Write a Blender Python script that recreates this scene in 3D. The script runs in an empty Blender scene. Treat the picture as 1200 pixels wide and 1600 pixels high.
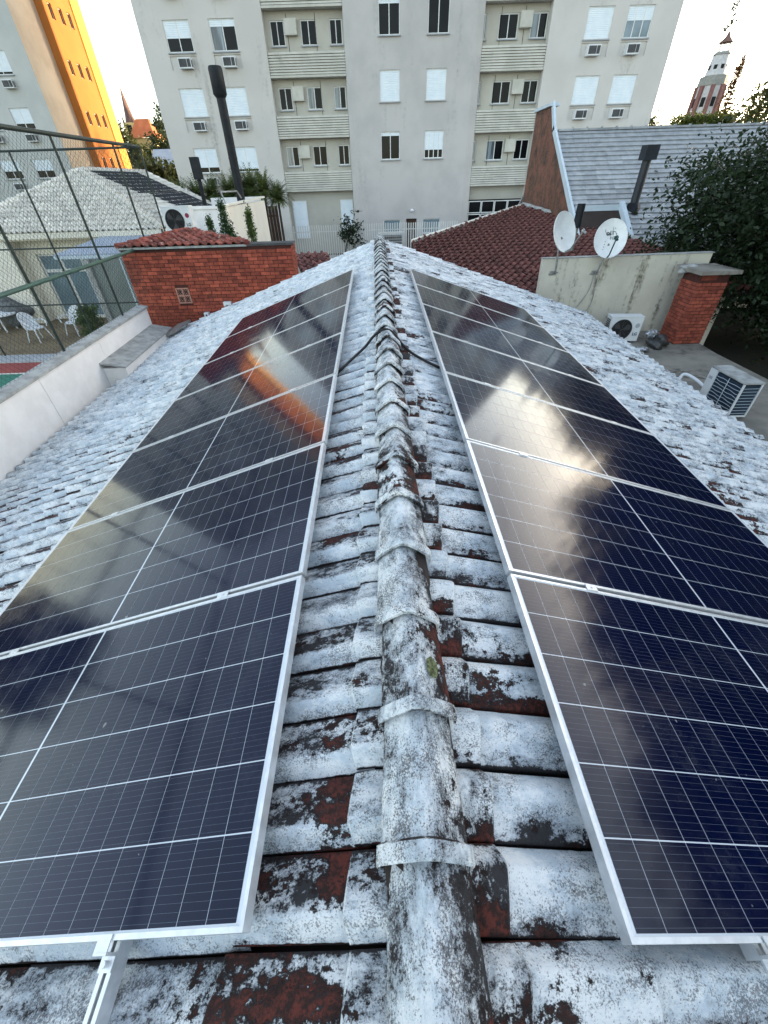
import bpy, bmesh, math, random
import numpy as np
from mathutils import Vector, Matrix

random.seed(7)
RNG = np.random.default_rng(11)
PI = math.pi
R = math.radians
scene = bpy.context.scene
COL = scene.collection

# ------------------------------------------------------------------ camera
CZ = 5.2
def camera_axes(pitch, yaw, roll):
    cy, sy, cp, sp = math.cos(yaw), math.sin(yaw), math.cos(pitch), math.sin(pitch)
    f = Vector((sy*cp, cy*cp, -sp)); r = Vector((cy, -sy, 0)); u = r.cross(f)
    cr, sr = math.cos(roll), math.sin(roll)
    return cr*r + sr*u, -sr*r + cr*u, f
CR, CU, CF = camera_axes(.692, -.0011, -.0319)
cam_data = bpy.data.cameras.new('camera')
cam_data.sensor_fit = 'HORIZONTAL'; cam_data.sensor_width = 36
FPX = 624.42
cam_data.lens = 36*FPX/1200
cam_data.clip_start = .05; cam_data.clip_end = 3000
cam = bpy.data.objects.new('camera', cam_data); COL.objects.link(cam)
cam.matrix_world = Matrix(((CR.x, CU.x, -CF.x, 0), (CR.y, CU.y, -CF.y, 0), (CR.z, CU.z, -CF.z, CZ), (0, 0, 0, 1)))
scene.camera = cam

# ------------------------------------------------------------------ sky, sun, exposure
SUN_AZ, SUN_EL = R(58), R(8)
world = bpy.data.worlds.new('World'); scene.world = world; world.use_nodes = True
wn = world.node_tree; wn.nodes.clear()
sky = wn.nodes.new('ShaderNodeTexSky'); sky.sky_type = 'NISHITA'; sky.sun_disc = False
sky.sun_elevation = SUN_EL; sky.sun_rotation = SUN_AZ
sky.air_density = 1.0; sky.dust_density = 1.0; sky.ozone_density = 1.0
bg = wn.nodes.new('ShaderNodeBackground'); bg.inputs['Strength'].default_value = .15
wo = wn.nodes.new('ShaderNodeOutputWorld')
hs = wn.nodes.new('ShaderNodeHueSaturation'); hs.inputs['Saturation'].default_value = .64
wn.links.new(sky.outputs[0], hs.inputs['Color']); wn.links.new(hs.outputs[0], bg.inputs['Color']); wn.links.new(bg.outputs[0], wo.inputs['Surface'])
sun_data = bpy.data.lights.new('sun', 'SUN'); sun_data.energy = 2.0; sun_data.angle = R(.5)
sun_data.color = (1, .68, .36)
sun = bpy.data.objects.new('sun', sun_data); COL.objects.link(sun)
sdir = Vector((math.sin(SUN_AZ)*math.cos(SUN_EL), math.cos(SUN_AZ)*math.cos(SUN_EL), math.sin(SUN_EL)))
sun.rotation_euler = sdir.to_track_quat('Z', 'Y').to_euler()
scene.view_settings.view_transform = 'Standard'; scene.view_settings.look = 'None'
scene.view_settings.exposure = 2.5; scene.view_settings.gamma = 1; scene.view_settings.use_curve_mapping = False

# ------------------------------------------------------------------ materials
def nodes_of(name):
    m = bpy.data.materials.new(name); m.use_nodes = True
    nt = m.node_tree; b = nt.nodes['Principled BSDF']
    return m, nt, b
def N(nt, typ, **kw):
    n = nt.nodes.new(typ)
    for k, v in kw.items():
        if k in n.inputs.keys() if isinstance(k, str) else False: n.inputs[k].default_value = v
        else: setattr(n, k, v)
    return n
def noise(nt, vec, scale, detail=4, rough=.6):
    n = nt.nodes.new('ShaderNodeTexNoise'); n.inputs['Scale'].default_value = scale
    n.inputs['Detail'].default_value = detail; n.inputs['Roughness'].default_value = rough
    nt.links.new(vec, n.inputs['Vector']); return n.outputs['Fac']
def mathn(nt, op, a, b=None, clamp=False):
    n = nt.nodes.new('ShaderNodeMath'); n.operation = op; n.use_clamp = clamp
    for i, v in enumerate((a, b)):
        if v is None: continue
        if isinstance(v, (int, float)): n.inputs[i].default_value = v
        else: nt.links.new(v, n.inputs[i])
    return n.outputs[0]
def step(nt, v, lo, hi):
    n = nt.nodes.new('ShaderNodeMapRange'); n.interpolation_type = 'SMOOTHSTEP'
    nt.links.new(v, n.inputs[0]); n.inputs[1].default_value = lo; n.inputs[2].default_value = hi
    return n.outputs[0]
def mixc(nt, f, a, b):
    n = nt.nodes.new('ShaderNodeMix'); n.data_type = 'RGBA'
    for i, v in ((0, f), (6, a), (7, b)):
        if isinstance(v, (int, float)): n.inputs[i].default_value = v
        elif isinstance(v, tuple): n.inputs[i].default_value = (*v[:3], 1)
        else: nt.links.new(v, n.inputs[i])
    return n.outputs[2]
def position(nt, stretch=None):
    g = nt.nodes.new('ShaderNodeNewGeometry').outputs['Position']
    if stretch:
        mp = nt.nodes.new('ShaderNodeMapping'); mp.inputs['Scale'].default_value = stretch
        nt.links.new(g, mp.inputs['Vector']); g = mp.outputs[0]
    return g
def bump(nt, b, h, strength=.3, dist=.01):
    n = nt.nodes.new('ShaderNodeBump'); n.inputs['Strength'].default_value = strength
    n.inputs['Distance'].default_value = dist
    nt.links.new(h, n.inputs['Height']); nt.links.new(n.outputs[0], b.inputs['Normal'])
def pm(name, c1, c2=None, scale=3, rough=.8, metal=0, spec=.4, dirt=None, dscale=1.5, dlo=.55, dhi=.7, dstretch=(1, 1, 1),
       vary=0, bscale=None, bstr=.3, bdist=.01, coat=0, stretch=None, fine=None):
    """two-tone noise colour, optional dirt with its own shape, per-object variation, fine relief"""
    m, nt, b = nodes_of(name)
    b.inputs['Roughness'].default_value = rough; b.inputs['Metallic'].default_value = metal
    b.inputs['Specular IOR Level'].default_value = spec
    if coat: b.inputs['Coat Weight'].default_value = coat; b.inputs['Coat Roughness'].default_value = .1
    p = position(nt, stretch)
    c2 = c2 or tuple(x*.8 for x in c1)
    col = mixc(nt, step(nt, noise(nt, p, scale, 5), .35, .65), c1, c2)
    if fine: col = mixc(nt, mathn(nt, 'MULTIPLY', step(nt, noise(nt, p, fine[0], 2), .5, .75), fine[2]), col, fine[1])
    if vary:
        oi = nt.nodes.new('ShaderNodeObjectInfo').outputs['Random']
        h = nt.nodes.new('ShaderNodeHueSaturation')
        nt.links.new(col, h.inputs['Color'])
        nt.links.new(mathn(nt, 'ADD', mathn(nt, 'MULTIPLY', oi, vary*2), 1-vary), h.inputs['Value']); col = h.outputs[0]
    if dirt:
        pd = position(nt, dstretch)
        d = step(nt, mathn(nt, 'ADD', mathn(nt, 'MULTIPLY', noise(nt, pd, dscale, 6, .65), .75), mathn(nt, 'MULTIPLY', noise(nt, p, dscale*9, 4), .25)), dlo, dhi)
        col = mixc(nt, d, col, dirt)
    nt.links.new(col, b.inputs['Base Color'])
    if bscale: bump(nt, b, noise(nt, p, bscale, 4), bstr, bdist)
    return m

def tile_paint(name, speck=.72, thr=.570, stretch=(.75, 1.25, 1), bmax=1.1):
    """lime-white paint flaking off dark red clay: blue-grey blotches, soot streaks, rust cores with a black fringe"""
    m, nt, b = nodes_of(name)
    b.inputs['Roughness'].default_value = .85; b.inputs['Specular IOR Level'].default_value = .25
    p = position(nt); ps = position(nt, stretch)
    n1 = noise(nt, p, 2.1, 2, .5); n2 = noise(nt, ps, 9, 7, .72); n3 = noise(nt, p, 190, 5, .78); n4 = noise(nt, p, 38, 5, .72); n5 = noise(nt, ps, 5.5, 8, .78)
    uv = nt.nodes.new('ShaderNodeUVMap'); sep = nt.nodes.new('ShaderNodeSeparateXYZ'); nt.links.new(uv.outputs[0], sep.inputs[0])
    bias = sep.outputs[0]                       # how exposed to wear this part of the tile is
    rnd = nt.nodes.new('ShaderNodeObjectInfo').outputs['Random']
    wear = mathn(nt, 'MINIMUM', bias, bmax)
    add = lambda *t: t[0] if len(t) == 1 else mathn(nt, 'ADD', t[0], add(*t[1:]))
    mul = lambda a, k: mathn(nt, 'MULTIPLY', a, k)
    cen = lambda a: mathn(nt, 'SUBTRACT', a, .5)
    s = add(mul(n1, .30), mul(n2, .48), mul(n4, .24), mul(wear, .055), mul(cen(rnd), .10), mul(cen(n3), .06))
    g = add(mul(n5, .8), mul(n4, .2), mul(bias, .07), mul(cen(rnd), .09))
    white = mixc(nt, step(nt, n5, .40, .58), (.76, .77, .77), (.49, .55, .60))
    white = mixc(nt, mul(step(nt, n4, .50, .68), .40), white, (.84, .84, .83))
    white = mixc(nt, mul(step(nt, g, .485, .64), .80), white, (.19, .188, .195))
    sp_ = add(n3, mul(cen(n2), .75), mul(cen(n4), .25), mul(bias, .03))
    white = mixc(nt, mul(step(nt, sp_, .49, .60), speck), white, (.045, .040, .042))
    sootm = step(nt, add(g, mul(cen(n3), .16)), .577, .622)
    col = mixc(nt, mul(sootm, .93), white, (.020, .017, .018))
    red = mixc(nt, step(nt, n4, .42, .60), (.130, .032, .022), (.030, .015, .013))
    col = mixc(nt, mul(step(nt, s, thr, thr+.018), .95), col, (.020, .016, .016)); redm = mul(step(nt, add(s, mul(cen(n4), .08)), thr+.026, thr+.052), .95)
    col = mixc(nt, redm, col, red)
    nt.links.new(col, b.inputs['Base Color'])
    h = mathn(nt, 'SUBTRACT', add(mul(n3, .30), mul(n4, .6)), mul(redm, .5))
    bump(nt, b, h, .9, .011)
    return m

MAT = {}
MAT['tile'] = tile_paint('flaking_white_paint')
MAT['ridge'] = tile_paint('flaking_white_ridge_paint', .80, .590, (1.3, .7, 1), 3.5)
MAT['deck'] = pm('roof_underlay', (.035, .025, .022), rough=.95)
MAT['mortar'] = pm('ridge_mortar', (.30, .29, .28), (.05, .045, .045), 18, .95, bscale=60, bstr=.6)
MAT['moss'] = pm('lichen', (.22, .24, .12), (.07, .08, .03), 60, .95, bscale=150, bstr=.8)
MAT['alu'] = pm('anodised_aluminium', (.72, .73, .74), (.62, .63, .64), 30, .38, metal=.55, spec=.5)
MAT['sheet'] = pm('backsheet_under_glass', (.62, .66, .70), (.58, .62, .66), 4, .5, coat=1)
MAT['black'] = pm('black_painted_steel', (.008, .010, .013), (.014, .017, .021), 4, .55, spec=.2)
MAT['greysteel'] = pm('dark_grey_steel', (.013, .017, .023), (.02, .025, .032), 3, .5)
MAT['rubber'] = pm('black_cable', (.010, .010, .011), rough=.6)
MAT['whitewall'] = pm('white_painted_render', (.83, .81, .79), (.76, .74, .72), 3, .9, dirt=(.36, .35, .33), dscale=1.6, dlo=.60, dhi=.85, bscale=40, bstr=.25)
MAT['coping'] = pm('weathered_cement_coping', (.38, .39, .38), (.25, .255, .25), 5, .95, dirt=(.09, .09, .09), dscale=5, dlo=.58, dhi=.7, bscale=50, bstr=.4)
MAT['concrete'] = pm('stained_concrete', (.27, .25, .215), (.17, .16, .14), 1.4, .95, dirt=(.07, .065, .055), dscale=1.1, dlo=.53, dhi=.68, bscale=35, bstr=.5)
MAT['cream'] = pm('cream_render', (.58, .55, .46), (.50, .47, .40), 1.2, .92, dirt=(.12, .11, .08), dscale=1.3, dlo=.52, dhi=.68, dstretch=(2.2, 2.2, .35), bscale=30, bstr=.3)
MAT['cream2'] = pm('clean_cream_render', (.78, .74, .64), (.72, .68, .59), 1.0, .92, bscale=30, bstr=.15)
MAT['aptwing'] = pm('grey_textured_render', (.55, .53, .50), (.50, .48, .45), .35, .92, dirt=(.24, .23, .21), dscale=.7, dlo=.55, dhi=.78, dstretch=(1.6, 1.6, .25), bscale=14, bstr=.25)
MAT['apttower'] = pm('stained_grey_render', (.475, .455, .44), (.41, .395, .385), .45, .92, dirt=(.22, .215, .21), dscale=.6, dlo=.54, dhi=.78, dstretch=(1.4, 1.4, .22), bscale=14, bstr=.3)
MAT['aptrec'] = pm('yellowish_render', (.45, .435, .38), (.39, .375, .33), .6, .92, dirt=(.2, .19, .16), dscale=.9, dlo=.60, dhi=.78, dstretch=(1.4, 1.4, .3))
MAT['slat'] = pm('spandrel_slat_paint', (.52, .505, .45), (.43, .42, .37), 1.5, .7, dirt=(.2, .19, .16), dscale=1.2, dlo=.58, dhi=.75)
MAT['shutter'] = pm('white_roller_shutter', (.72, .78, .82), (.66, .73, .78), 2, .55)
MAT['winframe'] = pm('white_window_frame', (.70, .71, .70), (.62, .63, .62), 4, .5)
MAT['pane'] = pm('dark_window_glass', (.006, .007, .008), (.012, .013, .014), .6, .06, spec=.12)
MAT['panelight'] = pm('curtained_window_glass', (.24, .29, .32), (.06, .07, .08), 1.1, .08, spec=.5, stretch=(3, 3, .3))
MAT['paneblue'] = pm('pale_glass', (.20, .26, .30), (.12, .17, .2), .8, .1, spec=.5)
MAT['dark'] = pm('dark_recess', (.012, .012, .012), rough=.9)
MAT['acwhite'] = pm('white_enamel', (.66, .68, .69), (.58, .60, .61), 3, .45, dirt=(.3, .3, .28), dscale=3, dlo=.64, dhi=.85)
MAT['acdark'] = pm('dark_grille', (.035, .037, .04), (.06, .062, .066), 4, .6)
MAT['coil'] = pm('blue_coil_fins', (.018, .035, .06), (.03, .05, .08), 6, .5, metal=.3)
MAT['ink'] = pm('dark_logo_ink', (.05, .06, .07), rough=.6)
MAT['redink'] = pm('red_logo_ink', (.25, .02, .06), rough=.6)
MAT['blueink'] = pm('blue_logo_ink', (.03, .06, .16), rough=.6)
MAT['brick'] = pm('red_brick', (.33, .075, .042), (.21, .045, .028), 9, .9, vary=.38, dirt=(.05, .02, .015), dscale=1.6, dlo=.56, dhi=.72, bscale=60, bstr=.4)
MAT['brick2'] = pm('orange_brick', (.29, .072, .042), (.19, .042, .028), 9, .9, vary=.35, dirt=(.07, .03, .02), dscale=2.6, dlo=.58, dhi=.75, bscale=60, bstr=.4)
MAT['brickmortar'] = pm('recessed_brick_joint', (.075, .022, .016), (.05, .018, .014), 12, .95)
MAT['clay'] = pm('old_clay_tile', (.25, .068, .045), (.12, .030, .026), 5, .9, vary=.42, dirt=(.42, .30, .26), dscale=7, dlo=.54, dhi=.66, bscale=60, bstr=.4)
MAT['clay2'] = pm('dark_red_clay_tile', (.185, .066, .054), (.095, .034, .031), 5, .9, vary=.35, dirt=(.035, .02, .018), dscale=3, dlo=.52, dhi=.68, bscale=60, bstr=.4, fine=(40, (.30, .17, .15), .45))
MAT['whitetile'] = pm('glazed_white_roof_tile', (.70, .67, .60), (.58, .56, .50), 6, .6, vary=.15)
MAT['shingle'] = pm('blue_grey_roof_shingle', (.36, .375, .39), (.27, .29, .31), 4, .85, vary=.18, bscale=50, bstr=.3, dirt=(.19, .2, .2), dscale=1.6, dlo=.55, dhi=.72)
MAT['bluewhite'] = pm('pale_blue_white_paint', (.52, .60, .66), (.46, .54, .60), 3, .7)
MAT['brownwall'] = pm('weathered_brown_render', (.19, .078, .052), (.085, .048, .036), 2.4, .95, dirt=(.035, .030, .024), dscale=1.8, dlo=.50, dhi=.66, dstretch=(1, 1, .8), bscale=25, bstr=.6, fine=(14, (.21, .165, .12), .5))
MAT['greyrend'] = pm('grey_painted_wall', (.20, .225, .215), (.16, .18, .17), 1, .9)
MAT['awning'] = pm('grey_blue_sheet_roof', (.33, .38, .46), (.28, .33, .41), 1.5, .5)
MAT['fencegreen'] = pm('green_coated_steel', (.012, .022, .019), (.02, .034, .03), 6, .5)
MAT['pipegreen'] = pm('green_painted_pipe', (.05, .11, .085), (.04, .085, .07), 6, .45)
MAT['courtgreen'] = pm('green_court_paint', (.035, .20, .135), (.028, .165, .11), 1, .8)
MAT['courtred'] = pm('red_court_paint', (.30, .055, .045), (.25, .045, .04), 1, .8)
MAT['line'] = pm('white_line_paint', (.7, .68, .6), rough=.8)
MAT['kerb'] = pm('pale_kerb_concrete', (.36, .38, .40), (.30, .32, .34), 2, .9)
MAT['patio'] = pm('brown_patio_floor', (.20, .15, .085), (.15, .11, .065), 1.2, .9, bscale=20)
MAT['ground'] = pm('garden_ground', (.036, .034, .026), (.022, .026, .016), .3, .95)
MAT['paving'] = pm('pale_paving', (.42, .41, .39), (.36, .35, .33), 1, .9)
MAT['plasticwhite'] = pm('white_plastic', (.72, .75, .78), (.66, .69, .72), 4, .45)
MAT['rock'] = pm('grey_rock', (.16, .165, .17), (.08, .085, .09), 5, .9, bscale=20)
MAT['collector'] = pm('black_collector_mat', (.014, .016, .019), (.022, .024, .028), 5, .55)
MAT['ochre'] = pm('ochre_wall_paint', (.46, .165, .035), (.41, .145, .03), .5, .9)
MAT['yellow'] = pm('pale_yellow_wall_paint', (.58, .32, .07), (.53, .29, .065), .5, .9)
MAT['beigewall'] = pm('beige_wall_paint', (.66, .57, .45), (.56, .47, .36), .5, .9, bscale=8, bstr=.2)
MAT['leftwall'] = pm('light_grey_wall_paint', (.50, .51, .49), (.45, .46, .445), .5, .9, bscale=8, bstr=.2)
MAT['bark'] = pm('bark', (.07, .05, .035), (.04, .03, .022), 6, .95, bscale=20)
MAT['dish'] = pm('white_dish_enamel', (.70, .72, .72), (.62, .64, .64), 5, .45, dirt=(.42, .38, .36), dscale=6, dlo=.60, dhi=.8)
MAT['galv'] = pm('galvanised_steel', (.34, .34, .33), (.24, .24, .235), 14, .5, metal=.6)
MAT['darkgreen'] = pm('dark_green_plastic', (.01, .05, .045), rough=.5)
MAT['foil'] = pm('crumpled_foil', (.55, .57, .6), (.2, .21, .22), 14, .3, metal=.8)
MAT['bag'] = pm('black_bin_bag', (.02, .02, .022), (.05, .05, .052), 10, .35)
MAT['orangeroof'] = pm('orange_tile_roof', (.55, .16, .06), (.45, .12, .045), .6, .9)
MAT['church'] = pm('yellow_church_render', (.62, .46, .20), (.52, .38, .17), .5, .9)
MAT['spire'] = pm('brown_spire_sheet', (.16, .09, .07), (.11, .065, .055), .5, .8)
MAT['towerred'] = pm('brown_red_band', (.21, .10, .09), rough=.8)
MAT['towerwhite'] = pm('white_tower_paint', (.52, .53, .54), rough=.8)
MAT['towergrey'] = pm('grey_tower_stone', (.26, .27, .25), rough=.9)
MAT['ventclay'] = pm('pinkish_clay_block', (.42, .22, .17), (.34, .16, .12), 8, .9)
MAT['wood'] = pm('dark_brown_boards', (.07, .035, .022), (.045, .025, .016), 3, .8)
MAT['picket'] = pm('white_picket_paint', (.60, .60, .57), (.52, .52, .50), 3, .6)

def leaf_mat(name, c1, c2, c3, scale=2.5):
    m, nt, b = nodes_of(name)
    p = position(nt)
    col = mixc(nt, step(nt, noise(nt, p, scale, 3), .35, .65), c1, c2)
    col = mixc(nt, mathn(nt, 'MULTIPLY', step(nt, noise(nt, p, scale*9, 2), .52, .7), .7), col, c3)
    nt.links.new(col, b.inputs['Base Color'])
    b.inputs['Roughness'].default_value = .55; b.inputs['Specular IOR Level'].default_value = .35
    tr = nt.nodes.new('ShaderNodeBsdfTranslucent'); nt.links.new(col, tr.inputs['Color'])
    mx = nt.nodes.new('ShaderNodeMixShader'); mx.inputs[0].default_value = .3
    nt.links.new(b.outputs[0], mx.inputs[1]); nt.links.new(tr.outputs[0], mx.inputs[2])
    nt.links.new(mx.outputs[0], nt.nodes['Material Output'].inputs['Surface'])
    return m
MAT['leafdark'] = leaf_mat('dark_leaves', (.010, .022, .009), (.018, .036, .012), (.055, .080, .036))
MAT['leafolive'] = leaf_mat('olive_leaves', (.07, .085, .022), (.05, .065, .02), (.11, .12, .03), 1)
MAT['leaffar'] = leaf_mat('far_leaves', (.055, .075, .028), (.035, .05, .02), (.08, .1, .04), .5)
MAT['leafpalm'] = leaf_mat('palm_leaves', (.10, .13, .035), (.055, .085, .024), (.17, .18, .06), 2)
MAT['leafbright'] = leaf_mat('fresh_leaves', (.10, .15, .035), (.06, .10, .028), (.16, .2, .06), 4)
MAT['leafconifer'] = leaf_mat('conifer_leaves', (.05, .10, .035), (.03, .07, .025), (.08, .13, .05), 5)
MAT['leafhedge'] = leaf_mat('hedge_leaves', (.075, .11, .02), (.05, .08, .016), (.12, .15, .03), 3)
MAT['leafautumn'] = leaf_mat('brown_leaves', (.13, .07, .025), (.09, .05, .02), (.16, .1, .04), 3)

def cell_mat():
    """dark half-cut cell with ten silver busbars and solder dots, laminated under glass"""
    m, nt, b = nodes_of('solar_cell_under_glass')
    tc = nt.nodes.new('ShaderNodeTexCoord'); sep = nt.nodes.new('ShaderNodeSeparateXYZ')
    nt.links.new(tc.outputs['UV'], sep.inputs[0])
    fr = mathn(nt, 'ABSOLUTE', mathn(nt, 'SUBTRACT', mathn(nt, 'FRACT', mathn(nt, 'MULTIPLY', sep.outputs[1], 10)), .5))
    ln = mathn(nt, 'LESS_THAN', fr, .016)
    p = position(nt)
    tone = mixc(nt, noise(nt, p, 1.2, 2), (.0010, .0024, .013), (.0016, .0044, .030))
    col = mixc(nt, mathn(nt, 'MULTIPLY', ln, .8), tone, (.13, .15, .18))
    oi = nt.nodes.new('ShaderNodeObjectInfo').outputs['Random']
    dust = step(nt, mathn(nt, 'ADD', mathn(nt, 'MULTIPLY', noise(nt, p, 2.2, 6, .75), .8), mathn(nt, 'MULTIPLY', noise(nt, p, 55, 3, .7), .2)), .50, .72)
    spot = step(nt, noise(nt, p, 33, 1, .4), .80, .84)
    col = mixc(nt, mathn(nt, 'MULTIPLY', dust, .05), col, (.30, .33, .36)); col = mixc(nt, mathn(nt, 'MULTIPLY', spot, .35), col, (.5, .5, .48))
    nt.links.new(mathn(nt, 'ADD', mathn(nt, 'MULTIPLY', dust, .10), .095), b.inputs['Coat Roughness'])
    nt.links.new(col, b.inputs['Base Color'])
    b.inputs['Roughness'].default_value = .5; b.inputs['Specular IOR Level'].default_value = .0
    b.inputs['Coat Weight'].default_value = 1; b.inputs['Coat Roughness'].default_value = .10; b.inputs['Coat IOR'].default_value = 1.36
    return m
MAT['cell'] = cell_mat()

# ------------------------------------------------------------------ mesh builder
class MB:
    def __init__(self, M=None):
        self.v, self.f, self.s, self.mi, self.uv, self.M = [], [], [], [], [], M
    def add(self, verts, faces, mi=0, smooth=False, uvs=None):
        n = len(self.v)
        for p in verts:
            p = Vector(p)
            self.v.append(self.M @ p if self.M else p)
        for k, f in enumerate(faces):
            self.f.append([n+i for i in f]); self.mi.append(mi); self.s.append(smooth)
            self.uv.append(uvs[k] if uvs else None)
        return self
    def box(self, x0, x1, y0, y1, z0, z1, mi=0, M=None):
        vs = [Vector(p) for p in ((x0,y0,z0),(x1,y0,z0),(x1,y1,z0),(x0,y1,z0),(x0,y0,z1),(x1,y0,z1),(x1,y1,z1),(x0,y1,z1))]
        if M: vs = [M @ p for p in vs]
        return self.add(vs, [(0,3,2,1),(4,5,6,7),(0,1,5,4),(1,2,6,5),(2,3,7,6),(3,0,4,7)], mi)
    def bar(self, a, b, w, h, mi=0, up=(0,0,1)):
        a, b = Vector(a), Vector(b); d = (b-a); L = d.length; d.normalize()
        u = Vector(up); s = d.cross(u)
        if s.length < 1e-4: s = d.cross(Vector((1,0,0)))
        s.normalize(); t = s.cross(d)
        vs = []
        for e in (a, b):
            for i, j in ((-1,-1),(1,-1),(1,1),(-1,1)): vs.append(e + s*(i*w/2) + t*(j*h/2))
        return self.add(vs, [(3,2,1,0),(4,5,6,7),(0,1,5,4),(1,2,6,5),(2,3,7,6),(3,0,4,7)], mi)
    def tube(self, pts, r, n=8, mi=0, caps=True, smooth=True):
        pts = [Vector(p) for p in pts]; rs = r if isinstance(r, (list, tuple)) else [r]*len(pts)
        rings = []; prev = None
        for i, p in enumerate(pts):
            d = (pts[min(i+1, len(pts)-1)] - pts[max(i-1, 0)])
            if d.length < 1e-9: d = Vector((0,0,1))
            d.normalize()
            if prev is None:
                s = d.cross(Vector((0,0,1)))
                if s.length < .05: s = d.cross(Vector((1,0,0)))
            else: s = prev - d*prev.dot(d)
            s.normalize(); prev = s; t = d.cross(s)
            rings.append([p + (s*math.cos(2*PI*k/n) + t*math.sin(2*PI*k/n))*rs[i] for k in range(n)])
        vs = [q for rg in rings for q in rg]; fs = []
        for i in range(len(rings)-1):
            for k in range(n): fs.append((i*n+k, i*n+(k+1)%n, (i+1)*n+(k+1)%n, (i+1)*n+k))
        self.add(vs, fs, mi, smooth)
        if caps: self.add(rings[0], [tuple(range(n))[::-1]], mi); self.add(rings[-1], [tuple(range(n))], mi)
        return self
    def poly(self, pts, mi=0): return self.add(pts, [tuple(range(len(pts)))], mi)
    def prism(self, pts, off, mi=0):
        n = len(pts); pts = [Vector(p) for p in pts]; o = Vector(off)
        fs = [tuple(range(n))[::-1], tuple(range(n, 2*n))] + [(i, (i+1)%n, n+(i+1)%n, n+i) for i in range(n)]
        return self.add(pts + [p+o for p in pts], fs, mi)
    def mesh(self, name, mats):
        me = bpy.data.meshes.new(name)
        me.from_pydata([tuple(p) for p in self.v], [], self.f)
        for m in (mats if isinstance(mats, (list, tuple)) else [mats]): me.materials.append(MAT[m] if isinstance(m, str) else m)
        me.polygons.foreach_set('material_index', self.mi); me.polygons.foreach_set('use_smooth', self.s)
        if any(u is not None for u in self.uv):
            ul = me.uv_layers.new(name='UVMap'); k = 0
            for f, u in zip(self.f, self.uv):
                for i in range(len(f)):
                    ul.data[k].uv = u[i] if u else (0, 0); k += 1
        me.update(); return me
    def build(self, name, mats, parent=None, **kw): return put(name, self.mesh(name, mats), parent, None, **kw)

WM = {}
def put(name, data, parent=None, M=None, kind=None, label=None):
    o = bpy.data.objects.new(name, data); COL.objects.link(o)
    M = M or Matrix.Identity(4)
    if parent is not None:
        o.parent = parent; o.matrix_parent_inverse = WM[parent.name].inverted()
    o.matrix_basis = M; WM[o.name] = M
    if kind: o['kind'] = kind
    if label: o['label'] = label
    return o
def tag(o, label, cat=None, group=None):
    o['label'] = label
    if cat: o['category'] = cat
    if group: o['group'] = group
    return o
def thing(name, label, cat, loc=(0, 0, 0), group=None):
    return tag(put(name, None, None, Matrix.Translation(loc)), label, cat, group)
def frame(o, x, y, z):
    return Matrix(((x[0], y[0], z[0], o[0]), (x[1], y[1], z[1], o[1]), (x[2], y[2], z[2], o[2]), (0, 0, 0, 1)))
def text(name, body, size, M, mat, parent, bold=0.0):
    c = bpy.data.curves.new(name, 'FONT'); c.body = body; c.size = size; c.align_x = 'CENTER'; c.align_y = 'CENTER'
    c.extrude = .001; c.offset = bold
    c.materials.append(MAT[mat])
    o = put('lettering_source', c, None, None); me = bpy.data.meshes.new_from_object(o); bpy.data.objects.remove(o)
    return put(name, me, parent, M)
def in_view(p, margin=60):
    q = Vector(p) - Vector((0, 0, CZ)); c = q.dot(CF)
    if c < .1: return 0
    x, y = 600 + FPX*q.dot(CR)/c, 800 - FPX*q.dot(CU)/c
    if -margin < x < 1200+margin and -margin < y < 1600+margin: return FPX/c
    return 0
def split_nearest(items, n=300):
    """items: (world point, ...) ; the n that show largest first"""
    s = sorted(items, key=lambda t: -in_view(t[0]))
    return s[:n], s[n:]

# ------------------------------------------------------------------ ground, court, patio
GZ = .85
def sheet(name, x0, x1, y0, y1, z, mat): return MB().poly([(x0,y0,z),(x1,y0,z),(x1,y1,z),(x0,y1,z)]).build(name, mat, kind='structure')
sheet('ground', -900, 900, -300, 1500, GZ, 'ground')
sheet('court_surface', -25, -6.2, -6, 12.50, GZ+.008, 'courtgreen')
sheet('court_line', -25, -6.2, 12.505, 12.60, GZ+.010, 'line')
sheet('court_margin', -25, -6.2, 12.605, 13.55, GZ+.008, 'courtred')
MB().box(-25, -6.1, 13.56, 14.25, GZ, GZ+.06).build('kerb', 'kerb', kind='structure')
sheet('patio_floor', -26, -6.1, 14.26, 19.4, GZ+.012, 'patio')
sheet('paving', -10, 30, 24.0, 36.6, GZ+.012, 'paving')

# ------------------------------------------------------------------ the tiled house under the panels
XR = .08
SL, SR = math.atan(.346), math.atan(.330)
def roof_frame(g):
    a = SL if g < 0 else SR
    ey = Vector((0, 1, .028)).normalized(); ed = Vector((g*math.cos(a), 0, -math.sin(a)))
    nz = (ey.cross(ed) if g < 0 else ed.cross(ey)).normalized()
    if nz.z < 0: nz = -nz
    return Vector((XR, 0, CZ-1.424)), ey, ed, nz
house = thing('tiled_house', 'low house roofed in flaking white painted tiles under the solar panels', 'house', (XR, 5, GZ))
YF, YN = 11.55, -3.0
DL, DR = 5.85, 5.72
for g, D in ((-1, DL), (1, DR)):
    O, ey, ed, nz = roof_frame(g)
    f = lambda y, d, h: O + ey*y + ed*d + nz*h
    MB().prism([f(YN,0,-.045), f(YF-.05,0,-.045), f(YF-.05,D-.1,-.045), f(YN,D-.1,-.045)], nz*-.10).build('roof_deck', 'deck', house)
hw = MB()
hw.box(-5.0, -4.8, YN, 11.3, GZ, 2.0); hw.box(4.9, 5.1, YN, 11.3, GZ, 2.0)
hw.build('side_wall', 'whitewall', house)
MB().prism([(-5.1, 11.3, GZ), (5.2, 11.3, GZ), (5.2, 11.3, 2.2), (.08, 11.3, 3.95), (-5.1, 11.3, 2.2)], (0, .15, 0)).build('gable_wall', 'whitewall', house)

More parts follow.
